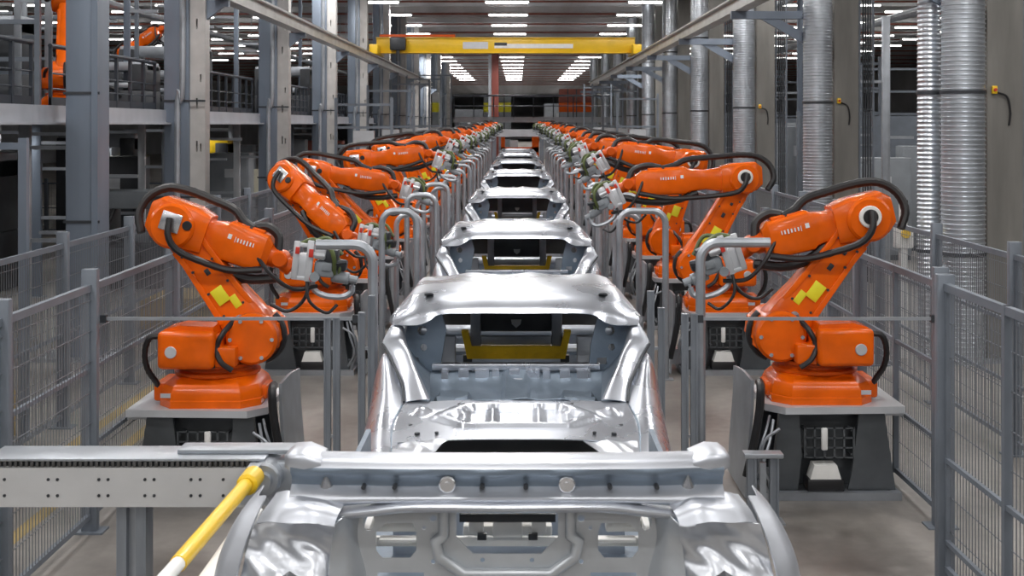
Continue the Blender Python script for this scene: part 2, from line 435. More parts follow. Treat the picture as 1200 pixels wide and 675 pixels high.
s = B(); s.bx(-.75, 1.75, -.215, -.2, .22, .36); s.obj('name_strip', 'white', t)
B().bx(-.75, -.35, -.225, -.215, .30, .40).obj('name_mark', 'dark', t)
h = B(); h.bx(-4.05, -3.55, -.5, -.26, .15, .55, .03); h.cyl((-3.8, -.38, .15), (-3.8, -.38, -.2), .06, 10); h.obj('hoist', 'dark', t)
B().bx(-2.1, -2.0, -.25, .25, .56, .66).bx(-4.4, -2.0, -.2, -.1, .58, .66).obj('festoon_track', 'orange_d', t)

# ------------------------------------------------------------------ mezzanine on the left
mz = struct(B().bx(-14, -5.38, 8, 72, 2.70, 2.86).obj('mezzanine_floor', 'dark'))
struct(B().bx(-5.38, -5.30, 8, 72, 2.66, 2.88).bx(-5.38, -5.22, 8, 72, 2.66, 2.69).obj('trim_1', 'deck'))
def railing_run(idx, y0, y1):
    t = thing('guard_railing', f'dark steel guard railing on the mezzanine edge, {ordn(idx)} section from the camera', 'railing', (-5.45, y0, 2.86), 'mezzanine railings')
    L = y1 - y0
    B().cyl((0, 0, .72), (0, L, .72), .028, 8).obj('top_rail', 'railing', t)
    B().cyl((0, 0, .40), (0, L, .40), .012, 6).cyl((0, 0, .22), (0, L, .22), .012, 6).obj('mid_rail', 'railing', t)
    B().bx(-.012, .012, 0, L, 0.0, .12).obj('toe_board', 'railing', t)
    n = max(2, round(L / .62))
    for k in range(n + 1):
        y = L * k / n
        B().bx(-.02, .02, max(0, y - .03), min(L, y + .03), 0, .71).obj('post', 'railing', t)
edges = [9.2] + LY
for i in range(len(edges) - 1):
    y0 = edges[i] + (.3 if i else 0); y1 = edges[i + 1] - .3
    railing_run(i, y0, y1)

# ------------------------------------------------------------------ mesh fences
_fc = {}
def fence_meshes(L, H, rails, pitch=.05):
    key = (round(L, 2), H, tuple(rails))
    if key in _fc: return _fc[key]
    f = B()                                        # along +Y from 0 to L
    f.bx(-.018, .018, 0, L, H - .045, H)
    f.bx(-.014, .014, 0, L, .09, .125)
    for z in rails: f.bx(-.012, .012, 0, L, z, z + .028)
    for a in (0, L - .02): f.bx(-.010, .010, a, a + .02, .1, H - .02)
    fr = f.mesh('panel_frame', 'fence')
    w = B(); n = int(L / pitch)
    for k in range(1, n):
        y = L * k / n; w.cyl((.012, y, .12), (.012, y, H - .04), .0034, 4, caps=False)
    k = .32
    while k < H - .1:
        w.cyl((.017, 0, k), (.017, L, k), .0034, 4, caps=False); k += .2
    wm = w.mesh('wire_mesh', 'wire')
    _fc[key] = (fr, wm); return _fc[key]
def fence_run(name, label, pts_y, x, H, rails, post=.05, tall=.1, along='y', group=None, mids=False, solid=False):
    t = thing(name, label, 'fence', (x, pts_y[0], 0) if along == 'y' else (pts_y[0], x, 0), group, 0 if along == 'y' else R(-90))
    pm = B().bx(-post, post, -post * .7, post * .7, 0, H + tall, .006).bx(-.1, .1, -.08, .08, 0, .012).mesh('post', 'fence')
    sm = B().bx(-.02, .02, -.022, .022, .09, H).mesh('stile', 'fence')
    for k, y in enumerate(pts_y):
        d = y - pts_y[0]
        link('post', pm, t, Matrix.Translation((0, d, 0)))
        if k < len(pts_y) - 1:
            L = pts_y[k + 1] - y - post * 1.4
            fr, wm = fence_meshes(L, H, rails)
            f = link('panel_frame', fr, t, Matrix.Translation((0, d + post * .7, 0)))
            link('wire_mesh', wm, f)
            if solid: B().bx(.02, .03, 0, L, .1, H - .04).obj('sheet', 'fence', f)
            if mids: link('stile', sm, t, Matrix.Translation((0, d + L * .5 + post * .7, 0)))
    return t
RH = 1.62
fence_run('mesh_fence', 'grey wire mesh safety fence right behind the right robot row', [9.05 + 2.14 * k for k in range(24)], 2.80, RH, (1.05, .55), mids=True)
fence_run('mesh_fence', 'nearest wire mesh fence panels at the right edge, taller than the run behind', [5.9, 7.9], 2.47, 1.75, (.72, .25), mids=True, tall=.05)
fence_run('mesh_fence', 'grey wire mesh safety fence right behind the left robot row', [5.83, 7.4] + [8.94 + 2.14 * k for k in range(24)], -2.80, RH, (1.05, .55))
fence_run('mesh_fence', 'outer wire mesh fence across the walkway on the left, before the columns', [7.9 + 2.05 * k for k in range(20)], -4.0, RH, (.8,))
fence_run('mesh_fence', 'outer wire mesh fence in front of the ribbed ducts on the right', [6.9 + 2.05 * k for k in range(20)], 4.0, RH, (1.05, .55))
for i, (d, x0, x1, H) in enumerate([(33, -13.2, -6.0, 1.25), (31.2, 6.4, 13.2, 2.85), (46, 6.4, 13.2, 2.85)]):
    n = round((x1 - x0) / 1.7)
    fence_run('mesh_fence', ['low barred fence across the bay beneath the mezzanine', 'tall mesh fence across the right bay beyond the near ducts', 'tall mesh fence across the right bay, the farther one'][i], [x0 + (x1 - x0) * k / n for k in range(n + 1)], d, H, (H * .5,), along='x', solid=i > 0)

# aisle lines on the floor
for i, x in enumerate((-3.25, -3.7)):
    tag(B().bx(x - .05, x + .05, 4, 70, 0, .003).obj('floor_marking', 'aisle'), ['yellow walkway line on the floor next to the left robot fence', 'yellow walkway line on the floor next to the outer left fence'][i], 'floor marking')

# ------------------------------------------------------------------ robot pedestals
def make_pedestal(sg, label, loc, group):
    """sg: +1 when forward (towards the cars) is +X"""
    t = thing('robot_pedestal', label, 'pedestal', loc, group)
    T = .655
    p = [(-.56, -.40), (.30, -.44), (.42, -.30), (.42, .42), (-.56, .42)]
    m = B(); m.prism([(sg * a, c) for a, c in p], 'z', T - .05, T); m.obj('top_plate', 'plate', t)
    m = B(); m.prism([(sg * a, c) for a, c in [(-.575, -.18), (-.56, -.36), (-.34, -.36), (-.34, .6), (-.575, .75)]], 'z', T - .075, T - .052); m.obj('side_shelf', 'plate', t)
    for poly in ([(-.50, .05), (-.16, .05), (-.19, .20), (-.24, T - .05), (-.42, T - .05)], [(.20, .05), (.40, .05), (.36, .3), (.33, T - .05), (.19, T - .05), (.17, .3)]):
        m = B(); m.prism([(sg * a, b) for a, b in poly], 'y', -.37, -.33); m.obj('leg_plate', 'ped', t)
    m = B(); m.prism([(sg * a, b) for a, b in ((-.50, .05), (.40, .05), (.33, T - .05), (-.42, T - .05))], 'y', .30, .34); m.obj('rear_plate', 'ped', t)
    m = B(); m.prism([(sg * -.44, .05), (sg * .36, .05), (sg * .30, T - .05), (sg * -.34, T - .05)], 'y', -.20, -.17); m.obj('back_sheet', 'ped', t)
    m = B(); m.bx(sg * -.52, sg * .46, -.46, -.40, 0, .055); m.bx(sg * -.52, sg * .46, .36, .42, 0, .055); m.bx(sg * -.52, sg * -.46, -.40, .36, 0, .052); m.bx(sg * .40, sg * .46, -.40, .36, 0, .052)
    m.bx(sg * -.46, sg * .40, -.40, .36, .0, .03); m.obj('base_frame', 'steel', t)
    m = B()
    for k in range(6): m.bx(sg * (-.20 + .07 * k) - .007, sg * (-.20 + .07 * k) + .007, -.38, -.365, .28, .50)
    for k in range(4): m.bx(sg * -.20, sg * .15, -.38, -.365, .28 + .07 * k, .29 + .07 * k)
    for z in (.30, .47): m.bx(sg * -.20, sg * -.18, -.365, -.2, z, z + .012); m.bx(sg * .13, sg * .15, -.365, -.2, z, z + .012)
    m.obj('wire_grille', 'ped', t)
    m = B(); m.prism([(sg * -.10, .14), (sg * .12, .14), (sg * .09, .24), (sg * -.07, .24)], 'y', -.42, -.28); m.obj('junction_box', 'white', t)
    B().bx(sg * -.12, sg * .14, -.43, -.26, .05, .14, .01).obj('box_foot', 'black', t)
    B().bx(sg * -.01, sg * .035, -.40, -.365, .34, .50, .01).obj('valve_body', 'cream', t)
    # curved sheet guard on the side towards the cars
    m = B(); rows = []
    for y in (-.50, -.1, .3): rows.append([(sg * .60, y, .03), (sg * .585, y, .3), (sg * .56, y, .62), (sg * .555, y, .86 - .12 * max(0, y))])
    m.patch(rows, 4, 3, thick=.02); m.obj('side_guard', 'steel', t)
    m = B(); m.tube([(sg * .60, -.57, .2), (sg * .545, -.575, .45), (sg * .51, -.575, .66), (sg * .50, -.57, .82), (sg * .49, -.45, .84)], .03, 8); m.obj('rubber_edge', 'black', t)
    m = B(); m.tube([(sg * .40, -.45, .1), (sg * .47, -.5, .25), (sg * .42, -.47, .42), (sg * .38, -.40, .56)], .012, 6).tube([(sg * .43, -.45, .06), (sg * .5, -.48, .3), (sg * .44, -.45, .5), (sg * .40, -.36, .58)], .010, 6).tube([(sg * .34, -.42, .5), (sg * .46, -.48, .42), (sg * .5, -.48, .2)], .012, 6); m.obj('cable_bundle', 'steel', t)
    B().bx(sg * .40, sg * .58, -.1, .1, .06, .22).obj('guard_bracket', 'steel', t)
    return t

# ------------------------------------------------------------------ robots
SH = (.29, .47)                 # shoulder axis (forward, up)
OCT = [(-.36, -.24), (-.26, -.36), (.24, -.36), (.36, -.22), (.36, .22), (.24, .36), (-.26, .36), (-.36, .24)]
def basis(origin, d, sg):
    x = Vector(d).normalized()
    yref = V(0, sg, 0)
    z = x.cross(yref).normalized(); y = z.cross(x)
    m = Matrix((x, y, z)).transposed().to_4x4(); m.translation = Vector(origin)
    return m
_rm = {}
def robot_meshes(sg):
    if sg in _rm: return _rm[sg]
    c = -sg                      # local y sign that faces the camera in an arm's own frame
    D = {}
    o8 = [(sg * a, b) for a, b in OCT]
    b = B(); b.poly_lathe([(1.0, 0), (1.0, .05), (.985, .055), (.985, .10), (.93, .15), (.82, .185), (.74, .20)], o8)
    b.bx(sg * -.42, sg * -.30, -.20, .20, .02, .15, .02); b.bx(sg * .30, sg * .385, -.14, .14, .02, .12, .02)
    D['base'] = b.mesh('base', 'orange', 28)
    b = B(); b.bx(sg * -.33, sg * -.25, -.352, -.345, .075, .105); D['base_label'] = b.mesh('base_label', 'plate')
    b = B(); b.lathe([(.30, .195), (.31, .205), (.31, .225), (.27, .235), (.27, .255), (.29, .262), (.29, .285), (.25, .29)], n=32); D['turning_ring'] = b.mesh('turning_ring', 'orange_d')
    b = B()
    b.prism([(sg * p, q) for p, q in [(-.22, .28), (.30, .28), (.42, .34), (.48, .44), (.46, .56), (.36, .63), (.22, .62), (.06, .52), (-.10, .46), (-.22, .42)]], 'y', -.10, .26)
    b.cyl((sg * SH[0], -.24, SH[1]), (sg * SH[0], .26, SH[1]), .185, 32, chamfer=.02)
    b.bx(sg * .02, sg * .20, -.34, -.06, .285, .43, .02)
    D['carriage'] = b.mesh('carriage', 'orange', 30)
    b = B()
    pts = []
    for k in range(9):
        a = R(-70 + 15 * k); pts.append((sg * (SH[0] + .195 * math.cos(a)), -.02, SH[1] + .195 * math.sin(a)))
    b.tube(pts, .028, 8, steps=2)
    b2 = B(); b2.tube([(sg * .16, -.20, .60), (sg * .10, -.30, .52), (sg * .06, -.32, .42), (sg * .10, -.36, .33), (sg * .18, -.36, .27)], .02, 8); b2.box((sg * .03, -.30, .36), (.05, .10, .16), .01); D['carriage_cable'] = b2.mesh('carriage_cable', 'black')
    D['buffer_strip'] = b.mesh('buffer_strip', 'black')
    b = B(); b.box((sg * -.145, -.22, .415), (.40, .36, .27), .035, seg=3)
    b.prism([(sg * p, q) for p, q in [(-.35, .52), (.05, .52), (.04, .575), (-.20, .585), (-.30, .56)]], 'y', -.34, -.08)
    b.bx(sg * -.09, sg * .09, -.30, -.05, .30, .52, .02)
    D['motor_housing'] = b.mesh('motor_housing', 'orange', 30)
    D['motor_cap'] = B().cyl((sg * -.245, -.395, .405), (sg * -.245, -.412, .405), .042, 20, chamfer=.004).mesh('motor_cap', 'plate')
    b = B(); b.tube([(sg * -.34, -.28, .50), (sg * -.42, -.30, .49), (sg * -.46, -.28, .38), (sg * -.45, -.24, .26), (sg * -.40, -.2, .16), (sg * -.38, -.15, .08)], .022, 8, rib=.06); D['base_cable'] = b.mesh('base_cable', 'black')
    # lower arm, along local x
    L = 1.03
    b = B(); b.loft([(-.17, 0, 0, .10, .09), (-.10, 0, 0, .13, .15), (.06, 0, 0, .135, .175), (.2, 0, 0, .125, .165), (.34, 0, 0, .115, .145), (.72, 0, 0, .105, .128), (.90, 0, 0, .115, .135), (L, 0, 0, .12, .145), (L + .10, 0, 0, .11, .11)], .35)
    for s2 in (-1, 1): b.loft([(.22, c * .10, s2 * .13, .022, .022), (.36, c * .105, s2 * .12, .022, .022), (.74, c * .10, s2 * .105, .02, .02), (.86, c * .10, s2 * .11, .02, .022)], .3)
    b.cyl((0, c * .1, 0), (0, c * .165, 0), .13, 28, chamfer=.012)
    b.box((.40, c * .11, 0), (.10, .03, .06), .008)
    D['lower_arm'] = b.mesh('lower_arm', 'orange', 32)
    b = B(); b.box((.40, c * .122, .02), (.13, .014, .095), .002); D['warning_label'] = b.mesh('warning_label', 'ygreen')
    b = B(); b.box((.30, c * .118, -.045), (.10, .014, .055), .002); D['warning_label2'] = b.mesh('warning_label', 'ygreen')
    D['bolt'] = B().cyl((0, 0, 0), (0, c * .016, 0), .015, 8).mesh('bolt', 'bolt')
    b = B()
    for x in (.26, .46, .66, .80):
        for z in (-.085, .085): b.cyl((x, c * .10, z), (x, c * .125, z), .010, 8)
    b.box((.60, c * .106, .0), (.05, .02, .035), .004); b.box((.74, c * .104, .02), (.03, .02, .03), .004)
    D['screw_row'] = b.mesh('screw_row', 'dark')
    b = B(); b.cyl((.17, c * .12, .0), (.17, c * .145, .0), .035, 14).cyl((.15, c * .1, .07), (.15, c * .14, .07), .02, 10); D['arm_sensor'] = b.mesh('arm_sensor', 'bolt')
    # elbow + upper arm in the upper arm's frame
    b = B(); b.cyl((0, -.20, 0), (0, .20, 0), .165, 32, chamfer=.02); b.loft([(-.20, 0, .02, .12, .10), (-.13, 0, .02, .17, .155), (.12, 0, .01, .175, .16), (.24, 0, .0, .15, .14)], .35)
    b.cyl((-.14, -c * .09, .06), (-.21, -c * .09, .06), .06, 14, chamfer=.01); b.cyl((-.14, c * .06, .05), (-.19, c * .06, .05), .055, 14, chamfer=.01)
    D['elbow_housing'] = b.mesh('elbow_housing', 'orange', 30)
    b = B()
    if sg < 0: b.cyl((0, c * .198, .02), (0, c * .222, .02), .082, 24, chamfer=.006)
    else: b.box((-.01, c * .205, .03), (.15, .02, .14), .008)
    D['elbow_cap'] = b.mesh('elbow_cap', 'white' if sg < 0 else 'bolt')
    b = B()
    if sg < 0: b.cyl((0, c * .220, .02), (0, c * .232, .02), .055, 22, chamfer=.004)
    else: b.cyl((.11, c * .19, .04), (.11, c * .21, .04), .035, 14, chamfer=.004)
    D['cap_centre'] = b.mesh('cap_centre', 'black')
    for nm, LU in (('s', .80), ('l', 1.12)):
        k = LU / .80
        b = B(); b.loft([(.20, 0, 0, .13, .135), (.28 * k, 0, .005, .10, .105), (.40 * k, 0, .01, .118, .125), (.43 * k, 0, .01, .128, .148), (.74 * k, 0, .0, .120, .138), (.78 * k, 0, 0, .09, .10), (LU - .01, 0, 0, .085, .09)], .35)
        b.bx(.46 * k, .70 * k, -.07, .07, .13, .164, .008)
        D['upper_arm_' + nm] = b.mesh('upper_arm', 'orange', 30)
        b = B(); x = .50 * k
        for q, (w, h) in enumerate(((.008, .04), (.02, .028), (.018, .028), (.02, .028), (.018, .034), (.02, .028), (.014, .028))):
            b.box((x + w / 2, c * .128, .045), (w * .55, .006, h)); x += w + .007
        b2 = B(); b2.box((.58 * k, 0, .166), (.18 * k, .05, .008), .002)
        D['slot_' + nm] = b2.mesh('cover_slot', 'dark')
        D['lettering_' + nm] = b.mesh('lettering', 'white')
        b = B(); b.box((.455 * k, c * .1285, .055), (.03, .006, .035)); D['emblem_' + nm] = b.mesh('emblem', 'white')
    # wrist and gun: origin at the end of the upper arm, x forward
    b = B(); b.cyl((-.06, 0, 0), (.05, 0, 0), .082, 20, chamfer=.01); b.cyl((.07, -.085, 0), (.07, .085, 0), .062, 20, chamfer=.012); b.cyl((.09, 0, -.02), (.17, 0, -.05), .058, 18, chamfer=.008)
    D['wrist'] = b.mesh('wrist', 'orange_d', 30)
    b = B(); b.box((.24, 0, -.05), (.10, .18, .18), .015); b.box((.19, c * .09, .0), (.045, .03, .27), .008); b.box((.29, c * .09, .0), (.05, .03, .30), .008); b.box((.24, c * .085, .11), (.14, .03, .03), .006); b.box((.24, c * .085, -.13), (.14, .03, .03), .006)
    b.box((.36, c * .05, .07), (.09, .10, .10), .015); b.cyl((.31, c * .09, .05), (.40, c * .09, .05), .02, 10)
    D['gun_frame'] = b.mesh('welding_gun', 'plate', 30)
    b = B(); b.box((.40, c * .0, -.05), (.15, .16, .12), .025); b.cyl((.45, 0, -.10), (.58, 0, -.11), .045, 16, chamfer=.008); b.cyl((.58, 0, -.11), (.64, 0, -.115), .03, 12); b.box((.42, c * .085, -.03), (.07, .02, .06), .006); b.cyl((.34, c * .07, -.11), (.34, c * .12, -.11), .035, 12)
    D['transformer'] = b.mesh('transformer', 'cab', 30)
    b = B(); b.tube([(.30, .03, -.14), (.33, .03, -.22), (.42, .03, -.255), (.54, .03, -.25), (.60, .03, -.21), (.605, .03, -.16)], .022, 8); b.cyl((.605, .03, -.16), (.605, .03, -.13), .012, 8)
    D['gun_arm'] = b.mesh('gun_arm', 'steel')
    b = B(); b.box((.44, c * .02, .05), (.10, .14, .10), .02); b.box((.50, -c * .03, -.02), (.10, .10, .08), .015); b.cyl((.48, c * .09, .0), (.56, c * .09, .02), .018, 8)
    D['gun_block'] = b.mesh('gun_block', 'dark', 30)
    D['gun_tag'] = B().box((.20, c * .118, .07), (.03, .012, .05), .003).mesh('gun_tag', 'red')
    D['gun_tag2'] = B().box((.30, c * .118, .06), (.032, .012, .06), .003).mesh('gun_tag', 'red')
    D['gun_plug'] = B().cyl((.33, c * .06, -.12), (.33, c * .11, -.12), .028, 12).mesh('gun_plug', 'red')
    b = B(); b.tube([(.22, c * .05, .12), (.30, c * .07, .155), (.42, c * .10, .12), (.47, c * .11, .03), (.47, c * .05, -.08)], .017, 8); b.tube([(.18, c * .02, .10), (.28, 0, .135), (.42, -c * .02, .10), (.50, 0, .0), (.5, c * .03, -.10)], .013, 8); b.tube([(.25, -c * .05, .1), (.38, -c * .09, .16), (.5, -c * .08, .05)], .016, 8)
    D['water_hose'] = b.mesh('water_hose', 'green')
    b = B(); b.tube([(-.1, c * .10, .0), (.05, c * .15, -.13), (.2, c * .12, -.21), (.36, c * .05, -.18)], .016, 7); b.tube([(.30, -c * .05, -.1), (.26, -c * .05, -.3), (.15, -c * .05, -.4), (.02, -c * .03, -.36)], .014, 7); b.tube([(.28, c * .08, -.12), (.32, c * .12, -.28), (.45, c * .10, -.36), (.52, c * .06, -.30)], .012, 7)
    D['gun_cable'] = b.mesh('gun_cable', 'black')
    # hose packages in the upper arm's frame (short and long arm)
    for nm, k in (('s', 1.0), ('l', 1.4)):
        b = B(); b.tube([(.60 * k, c * .04, .15), (.50 * k, c * .03, .18), (.40 * k, c * .02, .235), (.22, 0, .25), (.0, -c * .04, .255), (-.18, -c * .06, .225), (-.30, -c * .05, .12), (-.325, -c * .02, -.02), (-.25, c * .02, -.14)], .033, 9, rib=.04)
        D['hose_over_' + nm] = b.mesh('hose_loop', 'black')
        b = B(); b.tube([(-.02, c * .245, .06), (.02, c * .27, -.06), (.12, c * .25, -.14), (.32 * k, c * .20, -.17), (.55 * k, c * .16, -.17), (.78 * k, c * .13, -.10)], .026, 8, rib=.04)
        D['hose_side_' + nm] = b.mesh('hose_side', 'black')
        b = B(); b.tube([(.60 * k, 0, .16), (.70 * k, 0, .19), (.80 * k, 0, .15), (.84 * k, c * .02, .05)], .035, 8); b.tube([(.34 * k, c * .06, -.13), (.5 * k, c * .06, -.20), (.68 * k, c * .05, -.21), (.90 * k, c * .05, -.14)], .036, 8, rib=.04)
        D['hose_wrist_' + nm] = b.mesh('hose_wrist', 'black')
    _rm[sg] = D; return D

def make_robot(sg, label, loc, group, elbow, wrist, dy=0.0, gun_tilt=0.0, yaw=0.0, near=True, bolts=False):
    D = robot_meshes(sg)
    t = thing('welding_robot', label, 'robot', loc, group, yaw)
    bs = link('base', D['base'], t)
    if near: link('base_label', D['base_label'], bs)
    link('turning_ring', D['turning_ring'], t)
    ca = link('carriage', D['carriage'], t); link('buffer_strip', D['buffer_strip'], ca); link('carriage_cable', D['carriage_cable'], ca)
    mh = link('motor_housing', D['motor_housing'], t); link('motor_cap', D['motor_cap'], mh)
    link('base_cable', D['base_cable'], t)
    S = V(sg * SH[0], -.02, SH[1]); E = V(sg * elbow[0], -.02, elbow[1]); W = V(sg * wrist[0], -.02 + dy, wrist[1])
    k = (E - S).length / 1.03
    ml = basis(S, E - S, sg) @ Matrix.Diagonal((k, 1, 1, 1))
    la = link('lower_arm', D['lower_arm'], t, ml)
    link('warning_label', D['warning_label'], la); link('warning_label', D['warning_label2'], la)
    link('screw_row', D['screw_row'], la); link('arm_sensor', D['arm_sensor'], la)
    if bolts:
        for a in range(6): link('bolt', D['bolt'], la, Matrix.Translation((.095 * math.cos(a * 1.047), -sg * .16, .095 * math.sin(a * 1.047))))
        for a in range(6): link('bolt', D['bolt'], ca, Matrix.Translation((sg * (SH[0] + .15 * math.cos(a * 1.05)), -.238 - (.016 if sg < 0 else 0), SH[1] + .15 * math.sin(a * 1.05))))
    ln = (W - E).length
    nm = 's' if ln < .95 else 'l'
    mu = basis(E, W - E, sg)
    eh = link('elbow_housing', D['elbow_housing'], t, mu)
    ec = link('elbow_cap', D['elbow_cap'], eh); 
    link('cap_centre', D['cap_centre'], eh)
    kk = ln / (.80 if nm == 's' else 1.12)
    mu2 = mu @ Matrix.Diagonal((kk, 1, 1, 1))
    ua = link('upper_arm', D['upper_arm_' + nm], t, mu2)
    link('cover_slot', D['slot_' + nm], ua); link('lettering', D['lettering_' + nm], ua); link('emblem', D['emblem_' + nm], ua)
    link('hose_loop', D['hose_over_' + nm], t, mu2); link('hose_side', D['hose_side_' + nm], t, mu2); link('hose_wrist', D['hose_wrist_' + nm], t, mu2)
    wd = (W - E).normalized()
    gd = Vector((sg * math.cos(gun_tilt), wd.y * .5, math.sin(gun_tilt)))
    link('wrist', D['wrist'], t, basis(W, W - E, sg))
    mg = basis(W, gd, sg)
    if not near: mg = mg @ Matrix.Scale(.85, 4)
    g = link('welding_gun', D['gun_frame'], t, mg)
    for n in ('transformer', 'gun_arm', 'gun_tag', 'gun_tag2', 'gun_plug', 'gun_block', 'water_hose', 'gun_cable'): link(n.rstrip('2'), D[n], g)
    return t

ROBY = [9.8, 14.6, 17.8, 20.9]
while len(ROBY) < 18: ROBY.append(ROBY[-1] + 3.1)
PED = .655
rx = 2.2
# (elbow u, w), (wrist u, w), dy, gun tilt
PR = {0: ((-.36, 1.32), (.40, 1.14), 0, R(-18)), 1: ((-.25, 1.42), (.93, 1.36), 0, R(-25)), 2: ((-.10, 1.50), (.90, 1.64), 0, R(-30)), 3: ((-.05, 1.5), (.95, 1.66), 0, R(-20))}
PL = {0: ((-.29, 1.28), (.40, 1.05), 0, R(-6)), 1: ((-.30, 1.38), (.38, .86), -.45, R(-10)), 2: ((-.52, 1.37), (.50, 1.22), 0, R(-15)), 3: ((-.30, 1.44), (.75, 1.55), 0, R(-20))}
def far_pose(k, seed):
    rnd = random.Random(seed * 31 + k)
    f = min(1, (k - 3) / 12)
    e = (-.22 + .1 * rnd.random() + .35 * f, 1.46 + .06 * rnd.random() + .08 * f)
    return (e, (e[0] + 1.0 - .1 * f, 1.60 + .10 * rnd.random() + .35 * f), 0, R(-25))
for k, y in enumerate(ROBY):
    for sg, side, pp in ((-1, 'right', PR), (1, 'left', PL)):
        e, w, dy, gt = pp.get(k) or far_pose(k, sg + 5)
        x = -sg * rx
        yy = y + .33 - (.12 if (sg == 1 and k == 0) else 0)
        lab = {0: f'glossy orange welding robot nearest the camera on the {side}, arm bent high over its base'}.get(k, f'orange welding robot, {ordn(k)} from the camera in the {side} row')
        make_robot(sg, lab, (x, yy, PED), f'{side} robot row', e, w, dy, gt, near=k < 4, bolts=k < 2)
        make_pedestal(sg, f'grey steel pedestal under the {ordn(k)} robot of the {side} row', (x, yy, 0), f'{side} robot pedestals')
make_robot(1, 'orange robot standing upright on the mezzanine behind the railing', (-6.15, 18.7, 2.86), None, (.0, 1.5), (.30, 2.2), 0, R(-40), yaw=R(-75))
make_robot(1, 'orange robot on the mezzanine between the second and third left columns', (-8.6, 30.5, 2.86), None, (-.1, 1.4), (.6, 1.9), 0, R(-40))

# ------------------------------------------------------------------ bent pipe barriers beside the cars
def pipe_arch(sg, label, x_in, x_out, y, top, r=.035, extra=None, back=0.0):
    t = thing('pipe_barrier', label, 'barrier', (0, y, 0), 'bent pipe barriers beside the cars')
    a, c = sg * x_in, sg * x_out
    q = .13
    def bend(p0, p1, p2): return [tuple(Vector(p0).lerp(Vector(p1), 0)), p1, p2]
    pts = [(a, 0, 0), (a, 0, top - q)]
    for i in range(1, 6):
        an = math.pi / 2 * i / 5; pts.append((a + (c - a) / abs(c - a) * q * (1 - math.cos(an)), 0, top - q + q * math.sin(an)))
    dr = (c - a) / abs(c - a)
    for i in range(0, 5):
        an = math.pi / 2 * i / 5; pts.append((c - dr * q * (1 - math.sin(an)), 0, top - q + q * math.cos(an)))
    pts += [(c, 0, top - q), (c, 0, 0)]
    if back:                                       # free end, held up by a thin stay
        pts = pts[:7] + [(c, 0, top)]
    B().tube(pts, r, 10, smooth=False).obj('bent_pipe', 'steel', t)
    for p, q in ((a, 0), (c, 0))[:1 if back else 2]: B().bx(p - .08, p + .08, q - .06, q + .06, 0, .012).obj('foot_plate', 'steel', t)
    if extra: m = B().cyl((a, 0, extra), (c, 0, extra), .018, 8); m.obj('cross_bar', 'steel', t)
    return t
for k, y in enumerate(ROBY):
    for sg, side in ((1, 'right'), (-1, 'left')):
        if k == 0:
            if sg == 1: pipe_arch(1, 'bent grey pipe barrier in front of the nearest right robot gun', 1.29, 1.78, y - .15, 1.83, .036, back=1)
            else: pipe_arch(-1, 'bent grey pipe barrier in front of the nearest left robot gun', 1.02, 1.42, y - .2, 1.82, .036, back=1)
            continue
        if k > 13: continue
        pipe_arch(sg, f'bent grey pipe barrier beside the {ordn(k)} robot of the {side} row', 1.05 if k != 1 else 1.06, 1.42 + (.12 if sg > 0 else 0), y - .35, 1.76)
        if k < 5: pipe_arch(sg, f'narrow bent pipe barrier just behind the {ordn(k)} robot of the {side} row', 1.10, 1.38, y + .9, 1.64, .03)

# pairs of aluminium profile posts with the thin rail across the cell
def profile_post(mb, x, y, top, w=.045):
    for dx in (-w * .38, w * .38):
        for dy in (-w * .38, w * .38): mb.box((x + dx, y + dy, top / 2), (w * .24, w * .24, top))
    mb.box((x, y, top / 2), (w * .62, w * .62, top)); mb.bx(x - w / 2, x + w / 2, y - w / 2, y + w / 2, top, top + .008)
def gate_posts(label, xs, y, tops):
    t = thing('profile_post_pair', label, 'posts', (sum(xs) / len(xs), y, 0))
    for x, tp in zip(xs, tops):
        mb = B(); profile_post(mb, x - t.location.x, 0, tp); mb.obj('post', 'profile', t)
    x0, x1 = xs[0] - t.location.x, xs[-1] - t.location.x
    for z in (.6, 1.18): B().bx(x0, x1, -.012, .012, z, z + .02).obj('latch_bar', 'steel', t)
    B().bx(x0 - .07, x1 + .07, -.07, .07, 0, .012).obj('foot_plate', 'steel', t)
gate_posts('pair of grey profile posts on the left between robot and car, outer pair', (-1.255, -1.195), 9.0, (1.385, 1.385))
gate_posts('pair of grey profile posts right against the left flank of the car', (-1.03, -.965), 9.0, (1.42, 1.53))
gate_posts('pair of grey profile posts right against the right flank of the car', (.875, .945), 9.0, (1.56, 1.45))
gate_posts('pair of grey profile posts on the right between car and robot', (1.10, 1.16), 9.0, (1.41, 1.41))
for side, x0, x1 in (('left', -2.75, -1.05), ('right', 1.18, 2.76)):
    t = thing('cross_rail', f'thin horizontal rail across the front of the {side} robot cell', 'rail', (x0, 9.0, 1.385))
    B().bx(0, x1 - x0, -.01, .01, -.01, .01).obj('bar', 'steel', t)
    m = B(); [m.bx(p - .02, p + .02, -.02, .02, -.025, .025) for p in (.02, x1 - x0 - .02)]; m.obj('end_clip', 'dark', t)
t = thing('post_stub', 'short pair of profile posts with a cap plate at the foot of the right robot', 'posts', (1.64, 9.15, 0))
for dx in (-.075, .075):
    mb = B(); profile_post(mb, dx, 0, .43, .06); mb.obj('post', 'profile', t)
B().bx(-.02, .02, -.02, .02, 0, .40).obj('hinge_bar', 'steel', t)
B().bx(-.13, .13, -.06, .06, .438, .47, .006).obj('cap_plate', 'steel', t)
B().bx(-.14, .14, -.08, .08, 0, .012).obj('foot_plate', 'steel', t)

